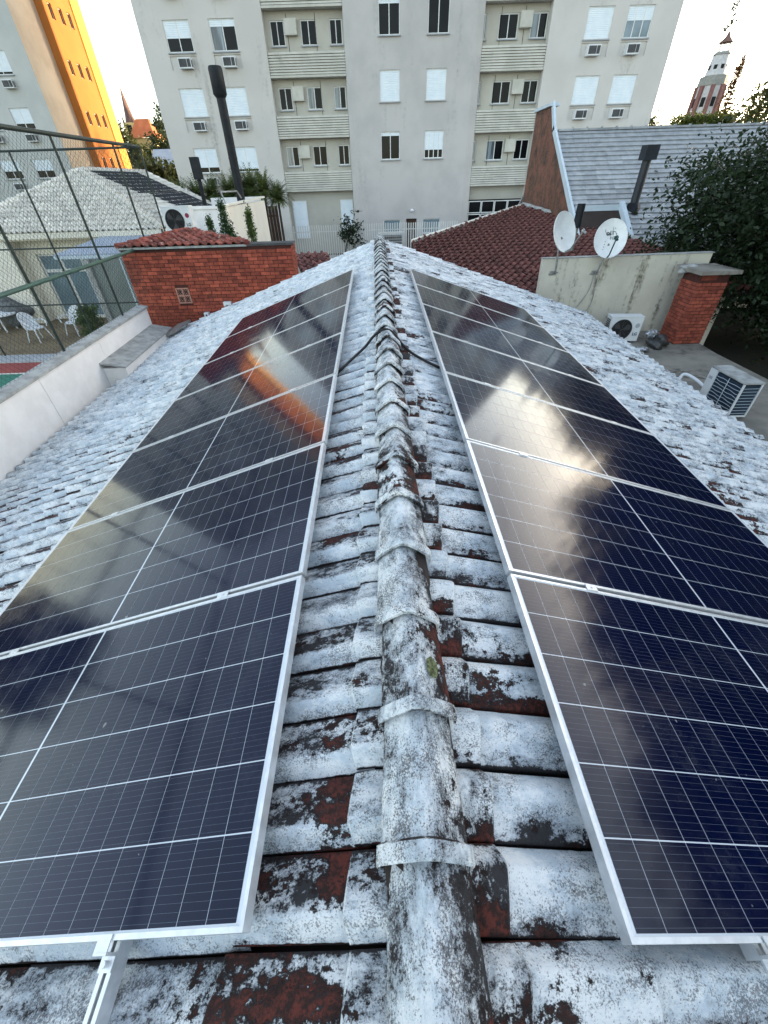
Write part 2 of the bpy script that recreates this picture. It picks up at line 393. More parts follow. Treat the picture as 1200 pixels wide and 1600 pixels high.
PITCH, COURSE, TL = .188, .345, .385
def tile_mesh(n, g, gap=0, w=PITCH, L=TL, raise_=.024):
    # across the tile: a roll then a pan; on the other slope the same tile lies turned round
    prof = [(.0, -.022, 4), (.0, .003, 3), (.004, .010, -.3), (.018, .026, -1.2), (.040, .047, -1.2), (.049, .053, -.8), (.060, .053, .5), (.085, .046, .9), (.120, .034, .9), (.148, .022, .8), (.166, .015, .8), (.174-gap*.6, .012, 1.4), (.1805-gap, .010, 3.2), (.1815-gap, -.026, 4)]
    if g > 0: prof = [(a, h, (-.3 if .05 < a < .13 else b)) for a, h, b in prof]
    if g > 0: prof = [(.1845 - a, h, b) for a, h, b in prof][::-1]
    m = MB()
    ds = [(-.02, 0), (L-.05, raise_*.88), (L-.008, raise_), (L, raise_-.006)]
    P = lambda i, j: (ds[j][0], prof[i][0], prof[i][1]*(1.10 if j >= 2 else 1) + ds[j][1])
    for j in range(3):
        vs = [P(i, j) for i in range(len(prof))] + [P(i, j+1) for i in range(len(prof))]; k = len(prof)
        fs = [(i, i+k, i+k+1, i+1) for i in range(k-1)]
        us = []
        for i in range(k-1):
            e = .35 if j == 2 else 0
            b0, b1 = prof[i][2]-e, prof[i+1][2]-e
            us.append([(b0, 0), (b0, 1), (b1, 1), (b1, 0)])
        if g > 0: pass
        m.add(vs, fs, 0, True, us)
    k = len(prof)
    lip = [P(i, 3) for i in range(k)] + [(ds[3][0]-.004, prof[i][0], prof[i][1]-.024+ds[3][1]) for i in range(k)]
    m.add(lip, [(i, i+k, i+k+1, i+1) for i in range(k-1)], 0, False, [[(2.2, 0)]*4]*(k-1))
    return m
def tile_matrix(g, y, d, jit=True):
    O, ey, ed, nz = roof_frame(g)
    M = frame(O + ey*y + ed*d + nz*0, ed, ey, nz)
    if jit: M = M @ Matrix.Translation((random.uniform(-.008, .008), random.uniform(-.003, .003), random.uniform(0, .004))) @ Matrix.Rotation(R(random.uniform(-1.0, 1.0)), 4, 'Z') @ Matrix.Rotation(R(random.uniform(-.8, .8)), 4, 'X') @ Matrix.Rotation(R(random.uniform(-1.1, .5)), 4, 'Y')
    return M
tiles = []
tm = {(g, o): tile_mesh('t', g, .010 if o else 0) for g in (-1, 1) for o in (0, 1)}
for g in (-1, 1): tm[(g, 2)] = tile_mesh('t', g, 0, PITCH, .125)   # the cut top course along the ridge
tm[(1, 3)] = tile_mesh('t', 1, 0, PITCH, .125); tm[(1, 3)].uv = [[(q[0]+1.5, q[1]) for q in u] for u in tm[(1, 3)].uv]   # lower down the slope the joints have opened
for g, D in ((-1, DL), (1, DR)):
    k = 0
    while True:
        d1 = .205 + k*COURSE             # lower edge of this course
        if d1 > D + .05: break
        d0 = d1 - TL
        ny = int((YF - (-.9))/PITCH)
        for i in range(ny):
            y = YF - (i+1)*PITCH
            if .98 < d0 and d1 < 2.55 and .35 < y < 7.9: continue      # hidden under the panels
            O, ey, ed, nz = roof_frame(g)
            c = O + ey*(y+.1) + ed*(d1-.15)
            tiles.append((c, g, tile_matrix(g, y, d0 if k else d1-.125)))
        k += 1
def seen_tile(t):
    c, g, M = t; s = in_view(c, 20)
    O, ey, ed, nz = roof_frame(g); d = (c-O).dot(ed); y = c.y
    if .75 < d < 2.72 and .0 < y < 8.15: s *= .02
    return s
tiles.sort(key=lambda t: -seen_tile(t))
meshes = {k: tm[k].mesh('roof_tile', 'ridge' if k[1] == 3 else 'tile') for k in tm}
def low(c, g):
    d = (c - roof_frame(g)[0]).dot(roof_frame(g)[2])
    if d < .15: return 3 if g > 0 and (math.sin(c.y*9.7) + math.sin(c.y*23.1)) > -.25 else 2
    return int(d > 2.4)
for c, g, M in tiles[:300]: put('roof_tile', meshes[(g, low(c, g))], house, M)
rest = MB()
for c, g, M in tiles[300:]:
    b = tm[(g, low(c, g))]; rest.M = M
    n = len(rest.v); rest.v += [M @ p for p in b.v]; rest.f += [[n+i for i in f] for f in b.f]; rest.mi += b.mi; rest.s += b.s; k_ = random.uniform(-1.3, .8); rest.uv += [[(q[0]+k_, q[1]) for q in u] for u in b.uv]
rest.M = None
rest.build('roof_tiling', 'tile', house, kind='stuff')

# ridge caps: half-hexagonal, each with a collar at its near end that laps the next one
def ridge_mesh():
    prof = [(-.114, -.036), (-.114, -.008), (-.102, .012), (-.058, .052), (-.016, .084), (.016, .084), (.058, .052), (.102, .012), (.114, -.008), (.114, -.036)]
    secs = [(0, 1.09, .015), (.006, 1.12, .021), (.042, 1.11, .020), (.050, 1.01, .007), (.20, .97, .0), (.40, .92, -.012)]
    m = MB(); k = len(prof)
    P = lambda i, j: (prof[i][0]*secs[j][1], secs[j][0], prof[i][1]*(1+(secs[j][1]-1)*.6) + secs[j][2])
    for j in range(len(secs)-1):
        vs = [P(i, j) for i in range(k)] + [P(i, j+1) for i in range(k)]
        us = []
        for i in range(k-1):
            wv = [(max(0, (t-4.6)/4)*2.6 + max(0, (4-t)/4)*1.2) for t in (i, i+1)]
            b = [(-.25 + .45*w if j < 2 else 1.6 if j == 2 else -.1 + w) for w in wv]
            us.append([(b[0], 0), (b[1], 0), (b[1], 1), (b[0], 1)])
        m.add(vs, [(i, i+1, i+k+1, i+k) for i in range(k-1)], 0, True, us)
    lip = [P(i, 0) for i in range(k)] + [(prof[i][0]*1.03, .003, prof[i][1]*.97+.004) for i in range(k)]
    m.add(lip, [(i, i+k, i+k+1, i+1) for i in range(k-1)], 0, False, [[(.6, 0)]*4]*(k-1))
    return m
rm = ridge_mesh().mesh('ridge_tile', 'ridge')
ey = Vector((0, 1, .028)).normalized(); rz = Vector((0, -.028, 1)).normalized()
y = .205 - 3*.352
while y < YF - .1:
    M = frame(Vector((XR, 0, CZ-1.364)) + ey*y, Vector((1, 0, 0)), ey, rz) @ Matrix.Translation((random.uniform(-.006, .006), 0, random.uniform(-.003, .004))) @ Matrix.Rotation(R(random.uniform(-1.4, 1.4)), 4, 'Z') @ Matrix.Rotation(R(random.uniform(-3, 3)), 4, 'Y') @ Matrix.Rotation(R(random.uniform(-.6, .6)), 4, 'X')
    put('ridge_tile', rm, house, M); y += .352
for s in (-1, 1):
    mo = MB(); yy = -.9
    pts0 = []
    while yy < YF:
        pts0.append((yy, .108 + random.uniform(-.006, .014), random.uniform(.0, .02))); yy += .06
    O = Vector((XR, 0, CZ-1.39))
    prof = lambda t: [O + ey*t[0] + Vector((s*.06, 0, .055)), O + ey*t[0] + Vector((s*(t[1]-.012), 0, .004+t[2]*.5)), O + ey*t[0] + Vector((s*(t[1]-.005), 0, -.05))]
    for a, b in zip(pts0, pts0[1:]):
        A, B = prof(a), prof(b); fs = [(0, 1, 4, 3), (1, 2, 5, 4)]
        mo.add(A+B, fs if s > 0 else [q[::-1] for q in fs], 0, True, [[(.75, 0)]*4]*2)
    mo.build('mortar_bed', 'deck', house)
# lichen cushion on a cap
lm = MB(); O = Vector((XR, 0, CZ-1.364)) + ey*.71
for i in range(150):
    a, r_ = random.uniform(0, 6.28), .030*math.sqrt(random.random())
    c = O + Vector((.066 + math.cos(a)*r_*.62, math.sin(a)*r_*1.2, .0615 - math.cos(a)*r_*.50))
    lm.tube([c, c + Vector((.6, 0, .8))*.0035], [.0045, .003], 5)
lm.build('lichen_patch', 'moss', house)

# ------------------------------------------------------------------ solar panels
PW, PL, PP = 1.134, 2.279, 1.154
def array_frame(g):
    if g < 0: x0, z0, a, y0, dy, dz = -.3838, -1.4227, .3334, .1043, -.0036, .0304
    else: x0, z0, a, y0, dy, dz = .5551, -1.4040, .3189, .0639, .0036, .0257
    eY = Vector((dy, 1, dz)).normalized(); ed = Vector((g*math.cos(a), -g*math.cos(a)*dy, -math.sin(a)))
    ed = (ed - eY*ed.dot(eY)).normalized(); nz = ed.cross(eY) if g > 0 else eY.cross(ed)
    return Vector((x0, y0, CZ+z0)), ed, eY, nz
def frame_mesh():
    m = MB(); w, h = .012, .035
    for x0, x1, y0, y1 in ((0, PL, 0, w), (0, PL, PW-w, PW), (0, w, w, PW-w), (PL-w, PL, w, PW-w)):
        m.box(x0, x1, y0, y1, -h, 0)
    f = .03
    m.box(.012, PL-.012, .012, f, -h, -h+.002); m.box(.012, PL-.012, PW-f, PW-.012, -h, -h+.002)
    return m.mesh('frame', 'alu')
fr_mesh = frame_mesh()
sh_mesh = MB().box(.012, PL-.012, .012, PW-.012, -.0075, -.0035).mesh('backsheet', 'sheet')
CW, CH = .0905, .1800
cell_pos = []
for i in range(24):
    for j in range(6):
        cell_pos.append((.0245 + i*.0925 + (.010 if i >= 12 else 0) + .001, .016 + j*.1838 + .0019))
def cell_geom(m, x, y):
    m.add([(x, y, 0), (x+CW, y, 0), (x+CW, y+CH, 0), (x, y+CH, 0)], [(0, 1, 2, 3)], 0, False, [[(0, 0), (1, 0), (1, 1), (0, 1)]])
cm = MB(); cell_geom(cm, 0, 0); cell_one = cm.mesh('solar_cell', 'cell')
cg = MB()
for x, y in cell_pos: cell_geom(cg, x, y)
cell_all = cg.mesh('solar_cells', 'cell')
ordw = ['nearest', 'second', 'third', 'fourth', 'fifth', 'sixth', 'farthest']
extra = {(-1, 0): 'beside the bare mounting rail', (-1, 1): 'with a pale cloudy sheen low down', (-1, 2): 'just nearer than the orange reflection',
         (-1, 3): 'crossed by the orange reflection', (-1, 4): 'just beyond the orange reflection', (-1, 5): 'mirroring the brick wall', (-1, 6): 'closest to the brick wall',
         (1, 0): 'its near frame over the painted tiles', (1, 1): 'with a brownish sheen near the ridge', (1, 2): 'holding the lower end of the cream glare',
         (1, 3): 'holding the upper end of the cream glare', (1, 4): 'just beyond the cream glare', (1, 5): 'dark grey, one before the last', (1, 6): 'closest to the red roof'}
for g in (-1, 1):
    O, ed, eY, nz = array_frame(g)
    for k in range(7):
        M = frame(O + eY*(PP*k + .0), ed, eY, nz) @ Matrix.Translation((0, 0, random.uniform(-.002, .002))) @ Matrix.Rotation(R(random.uniform(-.12, .12)), 4, 'X')
        side = 'left' if g < 0 else 'right'
        near = 'nearest' if k == 0 else 'farthest' if k == 6 else ordw[k]
        p = tag(put('solar_module', None, None, M), f'black solar panel, {near} in the {side} row, {extra[(g, k)]}', 'solar panel', 'solar panels in two rows on the roof')
        put('frame', fr_mesh, p, M); put('backsheet', sh_mesh, p, M)
        if k < 3:
            for x, y in cell_pos: put('solar_cell', cell_one, p, M @ Matrix.Translation((x, y, -.0028)))
        else:
            put('solar_cells', cell_all, p, M @ Matrix.Translation((0, 0, -.0028)), kind='stuff')
# mounting rails and clamps
for g in (-1, 1):
    O, ed, eY, nz = array_frame(g)
    side = 'left' if g < 0 else 'right'
    for d, where in ((.43, 'inner'), (1.80, 'outer')):
        yn = -.62 if (g < 0 and d < 1) else -.03
        M = frame(O + ed*d, ed, eY, nz)
        lab = {(-1, 'inner'): 'pale aluminium mounting rail sticking out below the nearest left panel', (-1, 'outer'): 'aluminium mounting rail under the outer half of the left panel row',
               (1, 'inner'): 'aluminium mounting rail under the inner half of the right panel row', (1, 'outer'): 'aluminium mounting rail under the outer half of the right panel row'}[(g, where)]
        t = tag(put('mounting_rail', None, None, M), lab, 'rail', 'rails under the solar panels')
        m = MB(M)
        y1 = 7*PP + .05
        m.box(-.02, -.016, yn, y1, -.080, -.036); m.box(.016, .02, yn, y1, -.080, -.036); m.box(-.016, .016, yn, y1, -.080, -.076)
        m.box(-.016, -.006, yn, y1, -.040, -.036); m.box(.006, .016, yn, y1, -.040, -.036); m.box(-.016, .016, yn, y1, -.056, -.053)
        m.build('rail_profile', 'alu', t)
        for k in range(8):
            yy = k*PP - (.010 if 0 < k < 7 else .018 if k == 0 else .004)
            c = MB(M)
            if 0 < k < 7: c.box(-.03, .03, yy-.018, yy+.018, .0012, .005); c.tube([M.inverted() @ M @ Vector((0, yy, .004)), Vector((0, yy, .010))], .006, 8); c.box(-.025, .025, yy-.006, yy+.006, -.036, .0012)
            else:
                s = 1 if k == 0 else -1
                c.box(-.022, .022, yy-.004*s if s > 0 else yy-.03, yy+.03*s if s > 0 else yy+.004, .0012, .005)
                c.box(-.022, .022, yy-.010, yy-.003, -.034, .005) if s > 0 else c.box(-.022, .022, yy+.003, yy+.010, -.034, .005)
                c.box(-.022, .022, yy-.04 if s > 0 else yy+.010, yy-.010 if s > 0 else yy+.04, -.036, -.030)
                c.tube([Vector((0, yy-.025*s, -.030)), Vector((0, yy-.025*s, -.018))], .008, 8)
            c.build('clamp', 'alu', t)
        for yy in ([-.45] if (g < 0 and d < 1) else []) + [1.1, 3.2, 5.3, 7.4]:
            c = MB(M); c.box(-.015, .015, yy-.02, yy+.02, -.125, -.080); c.build('roof_bracket', 'alu', t)

# cable over the ridge
def roofz(x, y, h=0):
    t = x - XR
    z = CZ - 1.39 + .028*y - (.346*-t if t < 0 else .330*t)
    return z + h
cab = [(-.44, 3.80, .05), (-.36, 3.86, .075), (-.26, 4.02, .075), (-.14, 4.18, .085), (-.05, 4.27, .125), (.05, 4.30, .142), (.14, 4.27, .13), (.22, 4.15, .09), (.30, 4.02, .075), (.42, 3.92, .07), (.58, 3.86, .06)]
def smooth_path(p, n=6):
    out = []
    for i in range(len(p)-1):
        P = [Vector(p[max(i-1, 0)]), Vector(p[i]), Vector(p[i+1]), Vector(p[min(i+2, len(p)-1)])]
        for k in range(n):
            t = k/n
            out.append(.5*((2*P[1]) + (-P[0]+P[2])*t + (2*P[0]-5*P[1]+4*P[2]-P[3])*t*t + (-P[0]+3*P[1]-3*P[2]+P[3])*t**3))
    return out + [Vector(p[-1])]
tag(MB().tube(smooth_path([(x, y, roofz(x, y, h-.022)) for x, y, h in cab]), .013, 8).build('power_cable', 'rubber'), 'black cable arching over the ridge between the two panel rows', 'cable')

# ------------------------------------------------------------------ left boundary wall, step block and court fence
WX = lambda y: -5.06 - .0625*y
wdir = Vector((-.0625, 1, 0)).normalized(); wn_ = Vector((1, .0625, 0)).normalized()
wall_M = frame((WX(0), 0, 0), wn_, wdir, (0, 0, 1))        # local x = towards the house, y = along the wall
t = thing('boundary_wall', 'long white rendered boundary wall with a grey cement coping, left of the house', 'wall', (WX(6), 6, GZ))
for y0, y1 in ((-1, 2.2), (2.212, 6.38), (6.392, 8.42), (8.432, 11.0)):
    MB(wall_M).box(-.22, 0, y0, y1, GZ, 2.91).build('wall_panel', 'whitewall', t)
MB(wall_M).box(-.20, -.02, -1, 10.98, GZ, 2.905).build('wall_core', 'cream', t)
cp = MB(wall_M)
cp.prism([(.035, -1, 2.91), (.035, -1, 2.955), (-.11, -1, 2.985), (-.26, -1, 2.955), (-.26, -1, 2.91)], (0, 12.03, 0)); cp.build('coping', 'coping', t)
t = thing('stepped_block', 'short white block with grey sheet capping at the foot of the boundary wall', 'wall', (-5.3, 9, GZ))
MB(wall_M).box(.004, .44, 8.15, 10.9, GZ, 2.43).build('block_wall', 'whitewall', t)
MB(wall_M).prism([(.002, 8.1, 2.52), (.47, 8.1, 2.43), (.47, 10.95, 2.43), (.002, 10.95, 2.52)], (0, 0, .03)).build('capping_sheet', 'coping', t)
t = tag(MB().prism([(-5.35, 10.55, 2.33), (-4.95, 10.5, 2.46), (-4.85, 11.2, 2.52), (-5.25, 11.3, 2.40)], (0, 0, .05)).build('metal_box_cover', 'galv'), 'small grey sheet metal cover at the end of the grey capping', 'cover')

fence_M = frame((WX(0)-.13, 0, 0), wn_, wdir, (0, 0, 1))
t = thing('court_fence', 'tall dark green chain link fence standing behind the white wall and round the court', 'fence', (WX(10), 10, GZ))
def post(m, M, y, z0, z1, r=.024): m.tube([M @ Vector((0, y, z0)), M @ Vector((0, y, z1))], r, 8)
for y in (2.5, 5.0, 7.5, 10.0, 12.6, 14.2):
    m = MB(); post(m, fence_M, y, 2.96 if y < 11 else GZ, 6.0); m.build('post', 'fencegreen', t)
m = MB(); m.tube([fence_M @ Vector((0, 0, 5.93)), fence_M @ Vector((0, 14.2, 6.03))], .035, 8); m.build('rail', 'fencegreen', t)
m = MB(); m.tube([fence_M @ Vector((0, 0, 4.0)), fence_M @ Vector((0, 14.2, 4.05))], .035, 8); m.build('rail', 'pipegreen', t)
cx0, cy0 = (fence_M @ Vector((0, 14.2, 0))).x, (fence_M @ Vector((0, 14.2, 0))).y
cross_M = frame((cx0, cy0, 0), (0, 1, 0), (-1, 0, 0), (0, 0, 1))
for y in (3.4, 6.7, 10.0, 13.3, 16.6):
    m = MB(); post(m, cross_M, y, GZ, 6.03, .026); m.build('post', 'fencegreen', t)
for z in (6.03, 3.91, 2.42):
    m = MB(); m.tube([cross_M @ Vector((0, 0, z)), cross_M @ Vector((0, 18, z))], .022 if z < 6 else .028, 6); m.build('rail', 'fencegreen', t)
def chain(M, y0, y1, z0, z1, pitch, r):
    vs, fs = [], []
    H = z1 - z0
    def wire(a, b):
        a, b = M @ Vector(a), M @ Vector(b); d = (b-a).normalized(); s = d.cross(M.to_3x3() @ Vector((1, 0, 0))).normalized(); u = d.cross(s)
        n = len(vs)
        for e in (a, b):
            for k in range(3):
                an = 2*PI*k/3; vs.append(e + (s*math.cos(an) + u*math.sin(an))*r)
        for k in range(3): fs.append((n+k, n+(k+1)%3, n+3+(k+1)%3, n+3+k))
    k = y0 - H
    while k < y1:
        for sg in (1, -1):
            p, q = (k, z0), (k+H, z1)
            ya, za, yb, zb = p[0], p[1], q[0], q[1]
            if ya < y0: za += (y0-ya); ya = y0
            if yb > y1: zb -= (yb-y1); yb = y1
            if sg < 0: za, zb = z0+z1-za, z0+z1-zb
            if yb - ya > .02: wire((.004*sg, ya, za), (.004*sg, yb, zb))
        k += pitch
    return vs, fs
m = MB()
for args in ((fence_M, 2.0, 14.2, 2.98, 5.98, .098, .0020), (cross_M, 0, 18, GZ+.05, 6.0, .125, .0024)):
    v, f = chain(*args); m.add(v, f)
m.build('chain_link', 'fencegreen', t, kind='stuff')

# ------------------------------------------------------------------ helpers for facades
def facade_M(o, u, inward): return frame(o, u, inward, (0, 0, 1))
def holed_wall(m, u0, u1, z0, z1, holes, depth=.10, y=0, back=None):
    us = sorted({u0, u1, *[h[0] for h in holes], *[h[1] for h in holes]}); zs = sorted({z0, z1, *[h[2] for h in holes], *[h[3] for h in holes]})
    inh = lambda a, b: any(h[0]-1e-6 < a < h[1]+1e-6 and h[2]-1e-6 < b < h[3]+1e-6 for h in holes)
    for a, b in zip(us, us[1:]):
        # merge vertically
        run = None
        for c, d in zip(zs, zs[1:]):
            if inh((a+b)/2, (c+d)/2):
                if run: m.poly([(a, y, run[0]), (b, y, run[0]), (b, y, run[1]), (a, y, run[1])]); run = None
            else: run = (run[0], d) if run else (c, d)
        if run: m.poly([(a, y, run[0]), (b, y, run[0]), (b, y, run[1]), (a, y, run[1])])
    for h in holes:
        a, b, c, d = h[:4]; D = h[4] if len(h) > 4 else depth
        m.poly([(a, y, c), (a, y+D, c), (b, y+D, c), (b, y, c)]); m.poly([(a, y, d), (b, y, d), (b, y+D, d), (a, y+D, d)])
        m.poly([(a, y, c), (a, y, d), (a, y+D, d), (a, y+D, c)]); m.poly([(b, y, c), (b, y+D, c), (b, y+D, d), (b, y, d)])
        m.poly([(a, y+D, c), (b, y+D, c), (b, y+D, d), (a, y+D, d)])
WCACHE = {}
def window(parent, M, u, z, w, h, y, shut=0.0, panes=2, glass='pane', sill=True):
    """frame with mullion > panes, shutter, sill; y is the depth where the frame stands"""
    key = (round(w, 2), round(h, 2), round(shut, 2), panes, glass, sill)
    if key not in WCACHE:
        f = MB(); b = .05
        f.box(0, b, 0, .05, 0, h); f.box(w-b, w, 0, .05, 0, h); f.box(b, w-b, 0, .05, 0, b); f.box(b, w-b, 0, .05, h-b, h)
        if shut < .97:
            for k in range(1, panes): x = w*k/panes; f.box(x-.025, x+.025, .005, .045, b, h-b)
        ps = []
        if shut < .97:
            for k in range(panes):
                x0, x1 = (w*k/panes + (.025 if k else b)), (w*(k+1)/panes - (.025 if k < panes-1 else b))
                ps.append(MB().box(x0, x1, .028, .034, b, h-b).mesh('pane', glass if not (glass == 'panelight' and k % 2) else 'pane'))
        sh = None
        if shut > 0:
            s = MB(); z0 = h-b-(h-2*b)*shut; n = max(2, int((h-2*b)*shut/.075))
            for k in range(n):
                za, zb = z0 + (h-b-z0)*k/n, z0 + (h-b-z0)*(k+1)/n
                s.prism([(b, .020, za), (b, .008, za+.012), (b, .008, zb-.012), (b, .020, zb)], (w-2*b, 0, 0))
            sh = s.mesh('shutter', 'shutter')
        si = MB().box(-.05, w+.05, -.16, .0, -.055, -.004).mesh('sill', 'kerb') if sill else None
        WCACHE[key] = (f.mesh('window', 'winframe'), ps, sh, si)
    fm, ps, sh, si = WCACHE[key]
    W = M @ Matrix.Translation((u, y, z))
    o = put('window', fm, parent, W)
    for p in ps: put('pane', p, o, W)
    if sh: put('shutter', sh, o, W)
    if si: put('sill', si, o, W)
    return o
def wall_ac(parent, M, u, z, w=.78, h=.46, proj=.34, style='grille'):
    key = ('ac', w, h, proj, style)
    if key not in WCACHE:
        b = MB(); b.box(0, w, -proj, .12, 0, h)
        f = MB()
        if style == 'grille':
            f.box(.05, w*.66, -proj-.014, -proj-.002, .06, h-.06)
            s = MB()
            for k in range(6): zz = .08 + k*(h-.16)/6; s.box(w+.002, w+.010, -proj+.03, -.05, zz, zz+.03)
            e = MB(); e.box(w*.7, w-.04, -proj-.012, -proj-.002, .06, h-.06)
        else:
            f.box(.04, w-.04, -proj-.010, -proj-.002, .04, h-.04); s = None; e = None
        WCACHE[key] = (b.mesh('air_conditioner', 'acwhite' if style == 'grille' else 'slat'), f.mesh('grille', 'acdark' if style == 'grille' else 'slat'), s.mesh('side_louvre', 'acdark') if s else None, e.mesh('control_panel', 'acdark') if e else None)
    bm_, gm, sm, em = WCACHE[key]; W = M @ Matrix.Translation((u, 0, z))
    o = put('air_conditioner', bm_, parent, W); put('grille', gm, o, W)
    if sm: put('side_louvre', sm, o, W)
    if em: put('control_panel', em, o, W)

# ------------------------------------------------------------------ the apartment block straight ahead
apt = thing('apartment_block', 'tall grey apartment block with a plain centre tower and slatted balcony fronts', 'building', (2.4, 44, GZ))
AM = facade_M((0, 37, 0), (1, 0, 0), (0, 1, 0))
TOP = 30.0; ST = 2.81
rows = [10.62 - 2*ST - .0 + ST*k - ST for k in range(0, 9)]   # sills of wing windows
rows = [8.72 + ST*k for k in range(-2, 7)]
xl = (-13.78, -6.33); xtl = (-1.55, 6.9); xr2 = (10.9, 18.6)
shl = {(-13.78, 0): 0, }
def wing(x0, x1, cols, name, side):
    holes = []
    for z in rows:
        for c in cols:
            holes.append((c, c+1.55, z, z+1.30, .12)); holes.append((c-.05, c+1.60, z-.74, z-.14, .06))
    m = MB(AM); holed_wall(m, x0, x1, GZ, TOP, holes)
    m.build(name, 'aptwing', apt)
    k = 0
    for r, z in enumerate(rows):
        for i, c in enumerate(cols):
            s = 1.0
            g = ('pane', 'panelight', 'pane', 'pane', 'paneblue')[(r*5+i*3+(side == 'r')) % 5]
            if side == 'l':
                s = {(3, 0): .56, (3, 1): .22, (1, 0): .80, (2, 0): 1, (2, 1): 1, (1, 1): .92}.get((r, i), [1, .6, .35, .8][(r*2+i) % 4])
                if (r, i) == (3, 1): g = 'panelight'
            else: s = {(3, 0): 1, (3, 1): .45, (2, 0): 1, (2, 1): 1}.get((r, i), [1, .7, 1, .4][(r*3+i) % 4])
            window(apt, AM, c, z, 1.55, 1.30, .055, s, 2 if side == 'l' else 3, g)
            wall_ac(apt, AM, c + (.50 if side == 'l' else .30), z-.70)
wing(*xl, (-12.27, -9.55), 'left_wing_wall', 'l'); wing(*xr2, (13.05, 15.45), 'right_wing_wall', 'r')
# wing ends and side walls
m = MB()
m.poly([(-13.78, 37, GZ), (-13.78, 37, TOP), (-13.78, 54.6, TOP), (-13.78, 54.6, GZ)]); m.poly([(18.6, 37, GZ), (18.6, 54.6, GZ), (18.6, 54.6, TOP), (18.6, 37, TOP)])
m.poly([(-13.78, 54.6, GZ), (-13.78, 54.6, TOP), (18.6, 54.6, TOP), (18.6, 54.6, GZ)]); m.poly([(-13.78, 37, TOP), (18.6, 37, TOP), (18.6, 54.6, TOP), (-13.78, 54.6, TOP)])
m.build('outer_wall', 'aptwing', apt)
m = MB(); m.poly([(-6.33, 37, GZ), (-6.33, 37.6, GZ), (-6.33, 37.6, TOP), (-6.33, 37, TOP)]); m.poly([(10.9, 37, GZ), (10.9, 37, TOP), (10.9, 37.6, TOP), (10.9, 37.6, GZ)])
m.build('wing_return', 'aptwing', apt)
# centre tower, slightly forward, with chamfered edges
TM = facade_M((0, 36.8, 0), (1, 0, 0), (0, 1, 0))
tcols = (.55, 3.50)
th = []
for z in rows:
    for c in tcols: th.append((c, c+1.28, z+.40, z+1.80, .12))
gh = [(.62, 1.88, 2.05, 2.95, .12), (3.55, 4.85, 2.05, 2.95, .12), (2.30, 3.10, GZ, 2.98, .25)]
m = MB(TM); holed_wall(m, -1.2, 6.4, GZ, TOP, [h for h in th if h[2] > 3.9] + gh); m.build('tower_wall', 'apttower', apt)
m = MB(); m.prism([(-1.55, 37.6, GZ), (-1.55, 37.05, GZ), (-1.2, 36.8, GZ), (-1.2, 37.6, GZ)], (0, 0, TOP-GZ)); m.prism([(6.4, 36.8, GZ), (6.9, 37.05, GZ), (6.9, 37.6, GZ), (6.4, 37.6, GZ)], (0, 0, TOP-GZ))
m.build('tower_corner', 'apttower', apt)
for r, z in enumerate(rows):
    if z + .4 < 3.9: continue
    for i, c in enumerate(tcols):
        s = {(1, 0): .12, (1, 1): .70, (2, 0): 1, (2, 1): 1, (3, 0): .10, (3, 1): 0}.get((r, i), [1, .3, .6, 0][(r+i) % 4])
        window(apt, TM, c, z+.40, 1.28, 1.40, .055, s, 2 if not (r == 1 and i) else 4, 'pane')
window(apt, TM, .62, 2.05, 1.26, .90, .055, 0, 1, 'paneblue'); window(apt, TM, 3.55, 2.05, 1.30, .90, .055, 0, 1, 'paneblue')
MB(TM).box(2.34, 3.06, .18, .22, GZ, 2.94).build('door', 'wood', apt)
m = MB(TM); m.tube([(2.72, 0, 3.45), (2.72, -.12, 3.5)], .03, 6); m.tube([(2.72, -.12, 3.38), (2.72, -.12, 3.44), (2.72, -.12, 3.5), (2.72, -.12, 3.56)], [.05, .13, .13, .04], 8); m.build('globe_lamp', 'plasticwhite', apt)
# recesses with slatted balcony fronts
RM = facade_M((0, 37.55, 0), (1, 0, 0), (0, 1, 0))
def recess(x0, x1, wins, acs, lights):
    m = MB(RM); holes = []
    rz = [z for z in rows if z > 4]
    for z in rz:
        for a, b in wins: holes.append((a, b, z+.22, z+1.26, .10))
    holed_wall(m, x0, x1, GZ, TOP, holes); m.build('recessed_wall', 'aptrec', apt)
    for r, z in enumerate(rz):
        for i, (a, b) in enumerate(wins): window(apt, RM, a, z+.22, b-a, 1.04, .05, 0, 2, lights[(r+i*2) % len(lights)])
        for a in acs: wall_ac(apt, RM, a, z+.62, .74, .66, .30, 'box')
    for z in rows:
        zb = z - 1.08
        if zb < 4.5: continue
        b = MB(AM); b.box(x0+.01, x1-.01, .16, .5, zb, zb+1.0); b.box(x0+.01, x1-.01, .02, .5, zb-.10, zb); bo = b.build('balcony', 'slat', apt)
        for k in range(8):
            zz = zb + .02 + k*.122
            MB(AM).prism([(x0+.015, .158, zz), (x0+.015, .06, zz+.012), (x0+.015, .09, zz+.10), (x0+.015, .158, zz+.112)], (x1-x0-.03, 0, 0)).build('slat', 'slat', bo)
        for vx in (.28, .64): MB(RM).box(x0+(x1-x0)*vx-.012, x0+(x1-x0)*vx+.012, -.012, -.001, zb+1.02, zb+2.6).build('wall_joint', 'dark', apt)
recess(-6.33, -1.55, ((-6.02, -5.18), (-4.18, -3.24), (-2.42, -1.66)), (-5.12,), ('panelight', 'pane', 'pane', 'panelight', 'pane'))
recess(6.9, 10.9, ((6.95, 7.16), (7.9, 9.08), (9.86, 10.85)), (9.12,), ('pane', 'pane', 'panelight', 'pane'))
